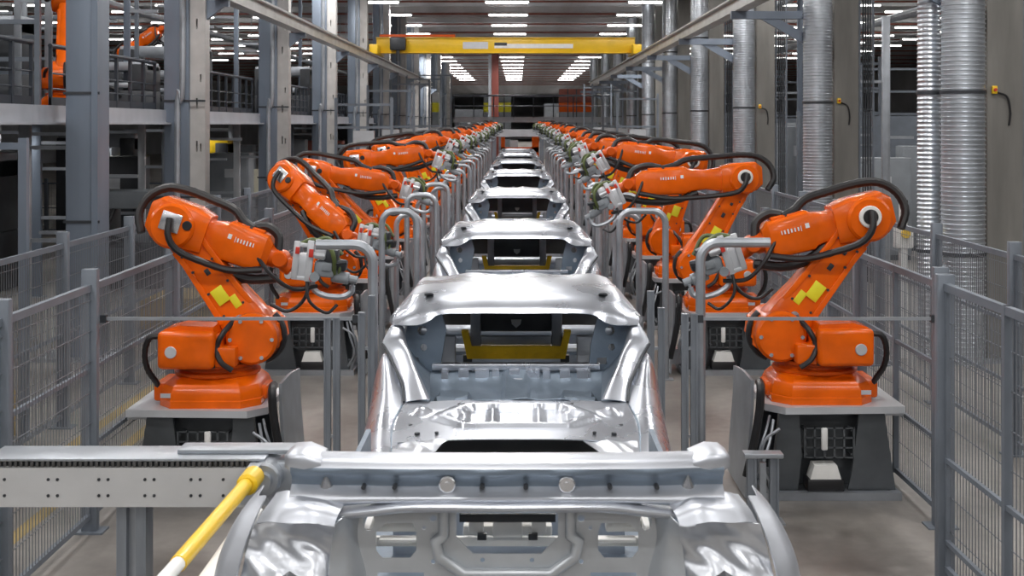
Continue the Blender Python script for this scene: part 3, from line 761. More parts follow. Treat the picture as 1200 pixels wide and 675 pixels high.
# ------------------------------------------------------------------ car bodies
def crink(p, a=.012, f=9.0):
    return math.sin(p.x * f * 1.3 + p.z * f) * math.cos(p.y * f + p.x * f * .7) * a
def make_car(label, loc, group):
    t = thing('bare_car', label, 'car body', loc, group)
    z0 = -loc[2]
    def Z(rows): return [[(x, y, z + z0) for (x, y, z) in r] for r in rows]
    # roof
    def rr(y, pts): return [(x, y + (dy[0] if dy else 0), z) for x, z, *dy in pts]
    half = [
        [(0, 0, 1.560), (.25, 0, 1.560), (.44, 0, 1.555), (.51, .0, 1.515), (.58, .0, 1.490), (.715, .02, 1.490)],
        [(0, .04, 1.60), (.25, .04, 1.60), (.44, .04, 1.592), (.53, .05, 1.57), (.60, .05, 1.55), (.73, .08, 1.52)],
        [(0, .14, 1.652), (.25, .14, 1.652), (.44, .15, 1.645), (.54, .16, 1.63), (.62, .17, 1.605), (.71, .2, 1.545)],
        [(0, .30, 1.682), (.25, .30, 1.682), (.42, .31, 1.675), (.54, .32, 1.662), (.63, .34, 1.64), (.69, .38, 1.58)],
        [(0, .75, 1.680), (.25, .75, 1.680), (.42, .75, 1.675), (.54, .76, 1.665), (.62, .77, 1.645), (.67, .8, 1.58)],
        [(0, 1.2, 1.660), (.25, 1.2, 1.660), (.42, 1.2, 1.655), (.54, 1.2, 1.648), (.62, 1.2, 1.63), (.66, 1.2, 1.565)],
        [(0, 1.5, 1.62), (.25, 1.48, 1.62), (.42, 1.46, 1.615), (.53, 1.44, 1.605), (.60, 1.42, 1.59), (.64, 1.4, 1.545)],
    ]
    def stamp(p):
        d = math.hypot((p.x) / .16, (p.y - .95) / .25)
        q = p.copy()
        if p.y > .6 and p.y < 1.42: q.z += .014 * math.sin(p.x * 16) * math.sin((p.y - .6) / .82 * math.pi)
        return q
    full = [[(-x, y, z) for x, y, z in r[:0:-1]] + r for r in half]
    B().patch(Z(full), 3, 4, fn=stamp, thick=.006).obj('roof', 'silver', t, 50)
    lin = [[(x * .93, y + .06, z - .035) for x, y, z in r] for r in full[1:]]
    B().patch(Z(lin), 2, 2, thick=.004).obj('roof_underside_shade', 'dark_in', t, 60)  # dark sheet added so the roof underside looks shaded
    for sx in (-1, 1): B().cyl((sx * .52, .155, 1.645 + z0), (sx * .52, .158, 1.652 + z0), .028, 12).obj('roof_plug', 'dark', t)
    # rear window surround
    for sx in (1, -1):
        outer = [(.722, .05, 1.50), (.765, .0, 1.43), (.775, -.04, 1.385), (.72, -.14, 1.325), (.665, -.32, 1.27), (.625, -.45, 1.225), (.60, -.62, 1.165)]
        inner = [(.675, .05, 1.485), (.66, .0, 1.43), (.645, -.06, 1.40), (.61, -.17, 1.36), (.565, -.34, 1.30), (.52, -.46, 1.245), (.47, -.64, 1.185)]
        rows = []
        for o_, i_ in zip(outer, inner):
            o_, i_ = Vector(o_), Vector(i_); mid = (o_ + i_) / 2 + V(0, -.006, .007)
            rows.append([tuple(o_ + V(.0, .05, -.03)), tuple(o_), tuple(mid), tuple(i_), tuple(i_ + V(-.012, .05, -.03))])
        m = B(); m.patch([[(sx * x, y, z + z0) for x, y, z in r] for r in rows], 3, 4, thick=.004); m.obj('rear_pillar', 'silver', t, 60)
        m = B(); m.tube([(sx * (x + .004), y - .004, z + z0 + .002) for x, y, z in outer[2:]], .007, 6, steps=4); m.obj('seam', 'dark', t)
        m = B(); m.tube([(sx * x, y, z + z0) for x, y, z in ((.612, -.66, 1.156), (.635, -.85, 1.118), (.635, -1.02, 1.09), (.62, -1.2, 1.055), (.60, -1.45, 1.022))], .006, 6, steps=4); m.obj('deck_seam', 'inner', t)
        for (hx, hy, hz, hr) in ((.50, -1.07, 1.096, .014), (.40, -1.08, 1.103, .010), (.545, -.93, 1.108, .012), (.30, -.70, 1.169, .009)):
            B().cyl((sx * hx, hy, hz + z0 - .004), (sx * hx, hy, hz + z0 + .006), hr, 10).obj('hole_shade_disc', 'dark', t)  # dark disc stands in for the shade inside a hole
        # quarter panel and body side
        side = [
            (-1.50, [(.56, 1.015), (.66, 1.0), (.745, .93), (.78, .80), (.74, .62)]),
            (-1.05, [(.60, 1.085), (.71, 1.075), (.785, .985), (.825, .80), (.80, .58)]),
            (-.62, [(.605, 1.155), (.715, 1.17), (.80, 1.07), (.845, .82), (.81, .55)]),
            (-.32, [(.66, 1.24), (.745, 1.265), (.815, 1.11), (.85, .82), (.82, .52)]),
            (-.10, [(.72, 1.315), (.775, 1.325), (.828, 1.13), (.85, .82), (.82, .5)]),
            (.25, [(.745, 1.29), (.785, 1.26), (.825, 1.08), (.85, .82), (.82, .5)]),
            (1.0, [(.745, 1.23), (.785, 1.18), (.82, 1.04), (.845, .82), (.82, .5)]),
            (2.2, [(.74, 1.15), (.78, 1.11), (.815, 1.0), (.84, .8), (.81, .5)]),
            (2.9, [(.70, 1.08), (.76, 1.04), (.80, .96), (.815, .78), (.78, .55)]),
            (3.35, [(.58, 1.0), (.66, .97), (.70, .9), (.72, .75), (.68, .6)]),
        ]
        m = B(); m.patch([[(sx * x, y, z + z0) for x, z in pr] for y, pr in side], 4, 4, thick=.005); m.obj('body_side', 'silver', t, 60)
        # inner wheelhouse + C pillar reinforcement
        mm = plate('pillar_reinforcement', [(-.13, -.36), (.10, -.40), (.15, -.1), (.12, .0), (.02, .0), (-.08, -.04), (-.12, -.2)], [ngon(0, -.11, .03, 10), ngon(.01, -.21, .022, 8), [(-.08, -.31), (-.02, -.31), (-.02, -.27), (-.08, -.27)]], .012)
        mm.materials.append(MT['inner'])
        o = link('pillar_reinforcement', mm, t, Matrix.Translation((sx * .56, .16, 1.545 + z0)) @ Matrix.Rotation(R(sx * 12), 4, 'Z') @ Matrix.Rotation(R(90), 4, 'X'))
        m = B(); m.patch([[(sx * x, y, z + z0) for x, y, z in r] for r in ([(.70, .35, 1.40), (.62, .3, 1.28), (.52, .25, 1.20)], [(.68, .0, 1.36), (.58, -.05, 1.25), (.50, -.1, 1.17)], [(.64, -.3, 1.27), (.55, -.33, 1.20), (.48, -.36, 1.13)], [(.60, -.58, 1.17), (.54, -.6, 1.14), (.47, -.62, 1.10)])], 4, 4, fn=lambda p: p + V(0, 0, crink(p, .01, 12)), thick=.005); m.obj('wheelhouse', 'inner', t, 60)
        # roof rail, A and B pillars
        m = B(); m.tube([(sx * .715, .12, 1.50 + z0), (sx * .66, .5, 1.555 + z0), (sx * .645, 1.0, 1.555 + z0), (sx * .63, 1.42, 1.535 + z0), (sx * .64, 1.95, 1.32 + z0), (sx * .71, 2.35, 1.14 + z0)], .038, 8); m.obj('roof_rail', 'silver', t)
        m = B(); m.tube([(sx * .64, .95, 1.55 + z0), (sx * .72, .93, 1.35 + z0), (sx * .775, .92, 1.15 + z0)], .045, 8); m.obj('middle_pillar', 'silver', t)
        m = B(); m.bx(sx * .76, sx * .85, -.7, 2.5, .48 + z0, .58 + z0, .02); m.obj('sill', 'silver', t)
    # rear deck with the oval pressing
    def deck(p):
        q = p.copy(); x, y = p.x, p.y
        e = math.hypot(x / .40, (y + .86) / .145); 
        e = max(abs(x) / .42 + abs(y + .86) / .40, abs(y + .86) / .14)
        if .86 < e < 1.06: q.z += .016
        elif e <= .86:
            q.z -= .010
            if abs(abs(x) - .12) < .016 or abs(abs(x) - .27) < .014: q.z += .012
        for sx in (-1, 1):
            d = math.hypot(x - sx * .50, y + .78)
            if d < .06: q.z += .03 * (1 - (d / .06) ** 2)
        return q
    dk = [[(-.60, -.62, 1.163), (-.3, -.63, 1.178), (0, -.63, 1.182), (.3, -.63, 1.178), (.60, -.62, 1.163)],
          [(-.62, -.80, 1.132), (-.3, -.80, 1.148), (0, -.80, 1.15), (.3, -.80, 1.148), (.62, -.80, 1.132)],
          [(-.62, -1.0, 1.095), (-.3, -1.0, 1.115), (0, -1.0, 1.118), (.3, -1.0, 1.115), (.62, -1.0, 1.095)],
          [(-.61, -1.15, 1.07), (-.3, -1.15, 1.085), (0, -1.15, 1.088), (.3, -1.15, 1.085), (.61, -1.15, 1.07)]]
    B().patch(Z(dk), 16, 12, fn=deck, thick=.006).obj('rear_deck', 'silver', t, 40)
    for sx in (1, -1):
        m = B(); m.patch([[(sx * x, y, z + z0) for x, y, z in r] for r in ([(.34, -1.15, 1.083), (.46, -1.15, 1.078), (.61, -1.15, 1.07)], [(.40, -1.25, 1.05), (.50, -1.26, 1.06), (.61, -1.25, 1.052)], [(.46, -1.36, 1.02), (.53, -1.37, 1.045), (.60, -1.36, 1.033)], [(.45, -1.52, .995), (.52, -1.52, 1.02), (.58, -1.52, 1.012)])], 6, 6, fn=lambda p: p + V(0, 0, crink(p, .010, 22)), thick=.005); m.obj('trunk_side', 'crinkle', t, 60)
        m = B(); m.bx(sx * .08, sx * .15, -1.36, -1.30, .94 + z0, 1.03 + z0, .008); m.bx(sx * .09, sx * .14, -1.50, -1.30, .92 + z0, .95 + z0); m.obj('latch_bracket', 'silver', t)
    m = B(); m.bx(-.60, .60, -1.56, -1.50, .78 + z0, .97 + z0, .02); m.obj('tail_panel', 'silver2', t)
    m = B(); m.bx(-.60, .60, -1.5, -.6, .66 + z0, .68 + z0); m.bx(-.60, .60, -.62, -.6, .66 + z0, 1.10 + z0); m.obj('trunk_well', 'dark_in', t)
    # shelf under the rear window
    def shelf(p):
        q = p.copy(); q.z += crink(p, .008, 15)
        for sx in (-1, 1):
            if abs(p.x - sx * .36) < .09 and abs(p.y + .30) < .14: q.z += .05
            d = math.hypot(p.x - sx * .18, (p.y + .5) * 1.0)
            if abs(d - .16) < .02: q.z += .02
        if abs(p.x) < .07: q.z += .02
        return q
    sh = [[(x, -.64, 1.165 - .0) for x in (-.48, -.25, 0, .25, .48)], [(x, -.5, 1.09) for x in (-.49, -.25, 0, .25, .49)], [(x, -.25, 1.085) for x in (-.52, -.25, 0, .25, .52)], [(x, -.02, 1.12) for x in (-.53, -.25, 0, .25, .53)], [(x, .12, 1.20) for x in (-.53, -.25, 0, .25, .53)]]
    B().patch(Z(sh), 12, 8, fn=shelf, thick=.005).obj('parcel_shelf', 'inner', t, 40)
    m = B(); m.bx(-.50, .50, .10, .17, 1.205 + z0, 1.245 + z0, .008)
    for k in range(9): m.bx(-.44 + .1 * k, -.40 + .1 * k + .02 * (k % 3), .07, .11, 1.16 + z0, 1.21 + z0)
    m.bx(-.05, .04, .04, .11, 1.13 + z0, 1.17 + z0, .006)
    m.obj('cross_member', 'silver', t)
    m = B(); m.bx(-.62, -.40, 1.02, 1.05, .53 + z0, 1.27 + z0, .01).bx(.40, .62, 1.02, 1.05, .53 + z0, 1.27 + z0, .01).bx(-.40, .40, 1.02, 1.05, .53 + z0, 1.02 + z0, .01); m.obj('bulkhead', 'silver2', t)
    m = B(); m.prism([(-.64, 1.27 + z0), (.64, 1.27 + z0), (.58, 1.52 + z0), (-.58, 1.52 + z0)], 'y', 1.50, 1.52); m.obj('interior_shade_sheet', 'dark_in', t)  # dark sheet added to darken the upper interior
    # floor, dash, cowl, front
    m = B(); m.bx(-.80, .80, -.6, 2.4, .50 + z0, .53 + z0); m.bx(-.12, .12, -.5, 2.3, .53 + z0, .68 + z0, .03); m.bx(-.78, .78, .2, .26, .53 + z0, .66 + z0); m.obj('floor_pan', 'inner', t)
    m = B(); m.bx(-.72, .72, 2.36, 2.40, .53 + z0, 1.12 + z0); m.bx(-.72, .72, 2.25, 2.5, 1.08 + z0, 1.14 + z0, .02); m.obj('cowl', 'silver2', t)
    m = B(); m.cyl((-.7, 2.1, 1.0 + z0), (.7, 2.1, 1.0 + z0), .04, 10); m.obj('dash_beam', 'steel', t)
    m = B(); m.patch(Z([[(-.70, 2.5, 1.12), (-.35, 2.5, 1.15), (0, 2.5, 1.16), (.35, 2.5, 1.15), (.70, 2.5, 1.12)], [(-.68, 2.95, 1.06), (-.35, 2.95, 1.1), (0, 2.95, 1.11), (.35, 2.95, 1.1), (.68, 2.95, 1.06)], [(-.56, 3.35, .97), (-.3, 3.38, 1.0), (0, 3.4, 1.01), (.3, 3.38, 1.0), (.56, 3.35, .97)]]), 4, 4, thick=.005); m.obj('bonnet', 'silver', t)
    m = B(); m.bx(-.66, .66, 3.33, 3.42, .62 + z0, .74 + z0, .02); m.bx(-.6, .6, 3.34, 3.40, .88 + z0, .96 + z0, .015); m.obj('front_beam', 'silver2', t)
    return t
def make_skid(label, loc, group):
    t = thing('carrier_skid', label, 'skid', loc, group)
    for sx in (-1, 1): B().bx(sx * .42 - .05, sx * .42 + .05, -1.5, 3.3, .36, .48, .01).obj('runner', 'steel', t)
    m = B(); [m.bx(-.5, .5, y - .04, y + .04, .40, .495) for y in (-1.2, .1, 1.4, 2.7)]; m.obj('cross_bar', 'yellow_f', t)
    m = B(); [m.bx(sx * .42 - .06, sx * .42 + .06, y - .06, y + .06, 0, .36) for sx in (-1, 1) for y in (-1.0, 1.0, 2.9)]; m.obj('roller_stand', 'dark', t)
    return t
def make_fixture(label, loc, group):
    t = thing('clamping_fixture', label, 'fixture', loc, group)
    z0 = -loc[2]
    m = B(); m.prism([(-.33, 1.085), (.33, 1.085), (.37, 1.27), (.325, 1.27), (.30, 1.17), (-.30, 1.17), (-.325, 1.27), (-.37, 1.27)], 'y', -.05, .05)
    for k in range(9): m.bx(-.28 + .07 * k - .01, -.28 + .07 * k + .01, -.065, -.05, 1.10, 1.125)
    o = m.obj('yellow_yoke', 'yellow_f', t)
    for sx in (-1, 1):
        m = B(); m.bx(sx * .24, sx * .31, -.03, .03, 1.16, 1.55, .008); m.obj('upright', 'steel', t)
        m = B(); m.bx(sx * .33 - .03, sx * .33 + .03, .0, .06, .0, 1.10); m.obj('leg', 'dark', t)
    m = B(); m.bx(-.26, .26, .03, .06, 1.26, 1.50); m.obj('back_board', 'dark_in', t)
    m = B(); m.bx(-.24, .24, -.02, .02, 1.175, 1.235, .01); m.obj('clamp_bar', 'steel', t)
    m = B(); m.prism([(-.035, 1.34), (.035, 1.34), (.03, 1.31), (.0, 1.285), (-.03, 1.31)], 'y', .015, .03); m.obj('locator', 'white', t)
    for o in t.children: o.location.z += .0 
    return t
CARD = [8.0, 13.2, 20.4, 29.0, 38.0, 46.0, 54.0]
car0 = None
for k, d in enumerate(CARD):
    lab = 'bare silver car body with open rear window, second in the line, behind the nearest shell' if k == 0 else f'bare silver car body, {ordn(k + 1)} in the line counted from the camera'
    if car0 is None:
        car0 = make_car(lab, (0.0, d, .495), 'car bodies in the line'); c = car0
    else:
        c = copy_tree(car0); c.location.y = d; c['label'] = lab
    c.location.x = -.012
    make_skid(f'steel carrier skid under the {ordn(k + 1)} car body of the line', (-.012, d, 0), 'carrier skids')
    if k < 3: make_fixture(f'yellow clamping fixture standing inside the {ordn(k + 1)} car body of the line', (-.012, d + 1.25, 0), 'clamping fixtures')

# ------------------------------------------------------------------ nearest shell in the foreground
def make_shell():
    t = thing('bare_car', 'silver rear shell of a car closest to the camera, cropped by the frame', 'car body', (-.035, 4.4, 0))
    # upper beam
    secs = [(-.70, 0), (-.45, .018), (-.2, .024), (0, .026), (.2, .024), (.45, .018), (.70, 0)]
    rows = []
    prof = [(.17, 1.545), (.16, 1.575), (.10, 1.592), (.03, 1.585), (.005, 1.562), (.004, 1.545), (.03, 1.525), (.035, 1.50), (.0, 1.482), (-.015, 1.472), (-.012, 1.455), (.02, 1.447)]
    for nm, mt, pf in (('upper_beam', 'silver3', prof[:5]), ('beam_channel', 'inner', prof[4:8]), ('beam_flange', 'silver3', prof[7:])):  # recessed band coloured darker blue-grey than the beam
        rows = []
        for x, b in secs: rows.append([(x, y - b * 1.2, z + (b * .7 - .012 if z < 1.475 else 0)) for y, z in pf])
        m = B(); m.patch(rows, 2, 5, fn=lambda p: p + V(0, .004 * math.sin(p.x * 24) if 1.50 < p.z < 1.555 else 0, 0), thick=.004); m.obj(nm, mt, t, 55)
    for sx in (-1, 1):
        m = B(); m.loft([(sx * .60, .085, 1.565, .085, .022), (sx * .655, .085, 1.578, .09, .032), (sx * .70, .09, 1.575, .085, .032), (sx * .722, .09, 1.572, .06, .02)], .6); m.obj('beam_end', 'silver3', t, 50)
        m = B(); m.cyl((sx * .192 - .0, .01, 1.512), (sx * .192, -.025, 1.512), .027, 18, chamfer=.004).cyl((sx * .192, -.02, 1.512), (sx * .192, -.032, 1.512), .010, 10); m.obj('hinge_boss', 'bolt', t)
        m = B(); m.cyl((sx * .585, .03, 1.49), (sx * .585, .015, 1.535), .028, 12, r2=.004); m.obj('locating_cone', 'bolt', t)
        # corner housing: top shelf + crumpled lamp recess
        A = [[(.52, -.02, 1.455), (.60, -.01, 1.475), (.70, .03, 1.475), (.76, .10, 1.455)],
             [(.535, -.08, 1.435), (.62, -.08, 1.458), (.72, -.04, 1.45), (.79, .04, 1.42)],
             [(.545, -.10, 1.405), (.63, -.11, 1.415), (.74, -.07, 1.405), (.81, .01, 1.38)]]
        m = B(); m.patch([[(sx * x, y, z) for x, y, z in r] for r in A], 5, 5, fn=lambda p: p + V(0, 0, crink(p, .005, 20)), thick=.004); m.obj('corner_shelf', 'silver3', t, 60)
        Bq = [[(.54, -.10, 1.405), (.62, -.105, 1.412), (.72, -.07, 1.405), (.815, .0, 1.38)],
              [(.55, -.05, 1.35), (.63, -.045, 1.35), (.735, -.02, 1.34), (.835, .0, 1.31)],
              [(.56, -.04, 1.29), (.64, -.05, 1.28), (.75, -.05, 1.26), (.85, -.02, 1.24)],
              [(.57, -.06, 1.22), (.66, -.09, 1.20), (.77, -.10, 1.17), (.865, -.06, 1.16)],
              [(.57, -.10, 1.10), (.68, -.13, 1.08), (.79, -.13, 1.05), (.88, -.08, 1.05)]]
        def cr(p):
            return p + V(0, crink(p, .014, 20) + .007 * math.sin(p.x * 55 + p.z * 37) * math.cos(p.z * 47), .003 * math.sin(p.x * 40))
        m = B(); m.patch([[(sx * x, y, z) for x, y, z in r] for r in Bq], 9, 9, fn=cr, thick=.004); m.obj('lamp_recess', 'crinkle', t, 70)
        m = B(); m.prism([(sx * a, b) for a, b in ((.66, 1.235), (.69, 1.25), (.79, 1.19), (.80, 1.15), (.74, 1.14))], 'y', -.145, -.05); m.obj('lamp_pocket_shade', 'dark_in', t)  # dark solid stands in for the shade of a hole
        # inner upright beside the recess
        m = B(); m.patch([[(sx * x, y, z) for x, y, z in r] for r in ([(.46, .06, 1.42), (.50, -.02, 1.435), (.545, -.09, 1.405)], [(.47, .07, 1.33), (.51, -.01, 1.33), (.56, -.05, 1.33)], [(.45, .05, 1.22), (.50, -.03, 1.22), (.57, -.06, 1.22)], [(.43, .04, 1.05), (.48, -.05, 1.05), (.57, -.10, 1.08)])], 4, 4, thick=.004); m.obj('inner_upright', 'panel', t, 60)
        # quarter flare
        F = [[(.80, .12, 1.44), (.84, .20, 1.42), (.86, .40, 1.40)],
             [(.82, .03, 1.385), (.885, .12, 1.375), (.915, .36, 1.34)],
             [(.845, -.01, 1.31), (.93, .08, 1.29), (.955, .36, 1.25)],
             [(.865, -.04, 1.22), (.955, .05, 1.20), (.98, .36, 1.15)],
             [(.88, -.06, 1.10), (.965, .03, 1.07), (.985, .36, 1.02)],
             [(.86, -.03, .85), (.93, .05, .83), (.95, .36, .8)]]
        m = B(); m.patch([[(sx * x, y, z) for x, y, z in r] for r in F], 4, 4, thick=.005); m.obj('quarter_flare', 'silver3', t, 60)
    m = B(); m.patch([[(x, -.045 - .03 * (1 - (x / .56) ** 2) + a, z - .030 * max(0, abs(x) - .3) / .26) for x in (-.56, -.44, -.3, 0, .3, .44, .56)] for a, z in ((.06, 1.462), (.0, 1.458), (-.006, 1.445), (.012, 1.432))], 4, 3, thick=.005); m.obj('lip_flange', 'silver3', t, 50)
    for x in (-.46, -.36, -.08, .06, .33, .48): B().cyl((x, .0, 1.505), (x, -.03, 1.505), .008, 8).obj('hole_shade_disc', 'dark', t)  # row of holes, their shade drawn as dark discs
    # rear panel with cut-outs
    outer = [(-.56, .75), (.56, .75), (.54, 1.10), (.50, 1.43), (.3, 1.45), (0, 1.455), (-.3, 1.45), (-.50, 1.43), (-.54, 1.10)]
    octo = [(-.145, 1.44), (.145, 1.44), (.165, 1.40), (.165, 1.33), (.11, 1.275), (-.11, 1.275), (-.165, 1.33), (-.165, 1.40)]
    def lam(s): return [(s * .305, 1.375), (s * .395, 1.375), (s * .425, 1.345), (s * .425, 1.285), (s * .405, 1.262), (s * .315, 1.262), (s * .295, 1.285), (s * .295, 1.345)]
    holes = [octo, lam(1), lam(-1), [(.27, 1.18), (.42, 1.18), (.42, 1.215), (.27, 1.215)], [(-.42, 1.18), (-.27, 1.18), (-.27, 1.215), (-.42, 1.215)],
             ngon(.24, 1.39, .012, 8), ngon(-.24, 1.39, .012, 8), ngon(.08, 1.255, .008, 8), ngon(-.08, 1.255, .008, 8), ngon(.27, 1.36, .007, 8), ngon(-.27, 1.36, .007, 8), ngon(.45, 1.38, .02, 10, .03), ngon(-.45, 1.38, .02, 10, .03), ngon(.24, 1.25, .008, 8), ngon(-.24, 1.25, .008, 8)]
    me = plate('rear_panel', outer, holes, .006); me.materials.append(MT['panel'])
    link('rear_panel', me, t, Matrix.Translation((0, .03, 0)) @ Matrix.Rotation(R(90), 4, 'X'))
    # pressed rib round the middle opening
    m = B(); rib = [(-.205, .012, 1.44), (-.205, .012, 1.34), (-.23, .012, 1.32), (-.22, .012, 1.27), (-.14, .012, 1.215), (.14, .012, 1.215), (.22, .012, 1.27), (.23, .012, 1.32), (.205, .012, 1.34), (.205, .012, 1.44)]
    m.tube(rib, .018, 8, smooth=False); m.obj('pressed_rib', 'panel', t, 60)
    m = B(); m.bx(-.50, .50, -.02, .03, 1.13, 1.165, .012); m.bx(-.12, .12, -.035, .03, 1.10, 1.20, .01); m.obj('lower_lip', 'silver3', t)
    # load floor and brackets seen through the openings
    m = B(); m.bx(-.60, .60, .05, 1.5, .98, 1.0); m.bx(-.62, -.60, .05, 1.5, .98, 1.35); m.bx(.60, .62, .05, 1.5, .98, 1.35); m.obj('load_floor', 'inner', t)
    m = B()
    for (x0, x1, z0, z1, y) in ((-.15, .15, 1.28, 1.315, .20), (-.13, -.08, 1.30, 1.345, .16), (-.05, .05, 1.28, 1.335, .18), (.08, .13, 1.30, 1.345, .16), (-.16, .16, 1.385, 1.40, .26), (-.03, .0, 1.40, 1.43, .2), (.04, .07, 1.40, 1.43, .2), (.33, .45, 1.30, 1.34, .18), (-.45, -.30, 1.30, 1.34, .18), (.30, .43, 1.27, 1.285, .15), (-.43, -.30, 1.27, 1.285, .15), (.29, .42, 1.19, 1.205, .10), (-.42, -.29, 1.19, 1.205, .10)):
        m.bx(x0, x1, y, y + .05, z0, z1, .006)
    m.bx(-.45, .45, .22, .24, 1.24, 1.27)
    m.bx(-.47, -.45, .05, .25, 1.0, 1.35); m.bx(.45, .47, .05, .25, 1.0, 1.35)
    m.obj('inner_bracket', 'white', t)
    for a, b_, z0, z1 in ((-.16, .16, 1.345, 1.372), (-.10, -.07, 1.285, 1.305), (.07, .10, 1.285, 1.305), (.33, .43, 1.345, 1.36), (-.43, -.33, 1.345, 1.36)): B().bx(a, b_, .14, .16, z0, z1).obj('dark_slot', 'dark', t)
    m = B(); m.bx(-.12, .10, .25, .30, 1.42, 1.44); m.obj('yellow_strip', 'yellow_f', t)
    m = B(); m.bx(-.45, .45, .9, .95, 1.0, 1.3); m.obj('seat_bulkhead', 'silver2', t)
    for sx in (-1, 1): B().bx(sx * .60, sx * .9, .2, 1.5, .70, .98, .02).obj('side_member', 'inner', t)
    m = B(); m.bx(-.60, .60, .05, 1.5, .70, .74); m.obj('underbody', 'inner', t)
    return t
make_shell()
t = thing('carrier_stand', 'steel stand carrying the nearest car shell', 'stand', (-.035, 5.0, 0))
m = B(); [m.bx(sx * .5 - .04, sx * .5 + .04, -.3, .5, .60, .70) for sx in (-1, 1)]; m.bx(-.5, .5, .0, .08, .60, .68); m.obj('frame', 'steel', t)
for sx in (-1, 1):
    for y in (-.25, .45): B().bx(sx * .5 - .04, sx * .5 + .04, y - .04, y + .04, 0, .60).obj('leg', 'dark', t)

# ------------------------------------------------------------------ cross conveyor in the left foreground
t = thing('transfer_conveyor', 'pale grey chain conveyor arm reaching in from the left edge', 'conveyor', (-1.7, 5.95, 0))
m = B(); m.bx(-.62, .55, -.02, .0, 1.005, 1.175); m.bx(-.62, .55, .20, .22, 1.005, 1.175); m.obj('side_plate', 'clean', t)
m = B()
for x in (-.53, -.34, -.30, -.12, -.08, .08, .12, .28, .32, .42): 
    for z in (1.055, 1.125): m.cyl((x, -.02, z), (x, -.024, z), .007, 8)
m.obj('bolt_row', 'dark', t)
m = B(); m.bx(-.62, .62, .0, .2, 1.178, 1.20); m.obj('chain_bed', 'dark', t)
m = B()
for k in range(52): m.bx(-.61 + .0235 * k, -.61 + .0235 * k + .015, -.015, .05, 1.178, 1.20, .003)
m.obj('chain', 'chain', t)
m = B(); m.bx(-.62, .60, -.02, .22, 1.203, 1.215, .003); m.bx(.20, .75, .06, .2, 1.216, 1.235, .004); m.obj('wear_strip', 'steel', t)
m = B(); m.cyl((.60, -.06, 1.13), (.60, .26, 1.13), .075, 20, chamfer=.01); m.cyl((.60, -.10, 1.13), (.60, -.06, 1.13), .04, 14); m.bx(.5, .62, -.04, .24, 1.02, 1.1); m.bx(.58, .76, .02, .2, 1.04, 1.19, .01); m.obj('sprocket_head', 'steel', t)
for dx in (-.04, .045):
    m = B(); m.bx(dx - .022, dx + .022, .04, .16, 0, 1.005); m.obj('leg', 'profile', t)
m = B(); m.bx(-.018, .02, .08, .1, 0, 1.0); m.bx(-.12, .12, .0, .2, 0, .015); m.obj('leg_spine', 'steel', t)
t = thing('guard_bar', 'yellow padded bar on a white pipe beside the conveyor end', 'guard bar', (-1.16, 5.0, 0))
m = B(); m.cyl((.03, .80, 1.165), (-.01, -.30, 1.155), .030, 16); m.cyl((.03, .68, 1.164), (.032, .84, 1.166), .045, 16, chamfer=.012); m.obj('padding', 'yellow', t)
B().cyl((-.01, -.30, 1.155), (-.05, -1.2, 1.15), .026, 12).obj('pipe', 'white', t)
B().bx(.0, .05, .84, .93, 1.12, 1.2).obj('bracket', 'steel', t)
B().bx(-.0, .05, .88, .93, 0, 1.12).obj('post', 'steel', t)
t = thing('guide_pipe', 'white guide rail next to the yellow bar, running to the shell', 'rail', (-1.07, 5.0, 0))
B().bx(-.035, .035, -1.2, .55, 1.08, 1.11, .008).obj('rail', 'white', t)
m = B(); m.bx(-.02, .02, .45, .5, 0, 1.08); m.bx(-.02, .02, -1.1, -1.05, 0, 1.08); m.obj('post', 'steel', t)

# ------------------------------------------------------------------ side-bay clutter
def cabinet(label, loc, w=.8, d=.5, h=2.0, m='cab'):
    t = thing('control_cabinet', label, 'cabinet', loc, 'control cabinets')
    B().bx(-w / 2, w / 2, -d / 2, d / 2, .1, h, .015).obj('body', m, t)
    B().bx(-w / 2 + .02, w / 2 - .02, -d / 2 + .02, d / 2 - .02, 0, .1).obj('plinth', 'dark', t)
    B().bx(-w / 2 + .03, w / 2 - .03, -d / 2 - .02, -d / 2, .14, h - .05, .005).obj('door', m, t)
    B().bx(w / 2 - .12, w / 2 - .09, -d / 2 - .05, -d / 2 - .02, h * .5, h * .5 + .18).obj('handle', 'black', t)
    B().bx(-.1, .1, -d / 2 - .03, -d / 2 - .02, h * .72, h * .82).obj('nameplate', 'plate', t)
def machine(label, loc, w, d, h, m='cabd', acc='steel'):
    t = thing('press_machine', label, 'machine', loc, 'machines in the side bays')
    B().bx(-w / 2, w / 2, -d / 2, d / 2, 0, h * .45, .03).obj('bed', m, t)
    for a in (-w / 2, w * .32): B().bx(a, a + w * .18, -d / 2, d / 2, h * .45, h, .02).obj('upright', m, t)
    B().bx(-w / 2, w / 2, -d * .4, d * .4, h * .86, h * 1.05, .02).obj('crown', acc, t)
    B().tube([(-w * .2, -d * .4, h * .86), (-w * .25, -d * .55, h * .6), (w * .1, -d * .55, h * .5), (w * .2, -d * .5, h * .3)], .03, 8).obj('hose', 'black', t)
    B().bx(-w * .25, w * .25, -d * .3, d * .3, h * .5, h * .62, .02).obj('ram', 'steel', t)
def steel_post(label, x, y, z0, z1, w=.06, m='colblue', arms=()):
    t = thing('steel_post', label, 'post', (x, y, z0), 'slim steel posts')
    B().bx(-w, w, -w * .6, w * .6, 0, z1 - z0, .005).obj('shaft', m, t)
    B().bx(-w * 1.8, w * 1.8, -w * 1.5, w * 1.5, 0, .015).obj('foot_plate', 'steel', t)
    for (z, l) in arms: B().bx(min(0, l), max(0, l), -.02, .02, z, z + .05).obj('arm', 'steel', t)
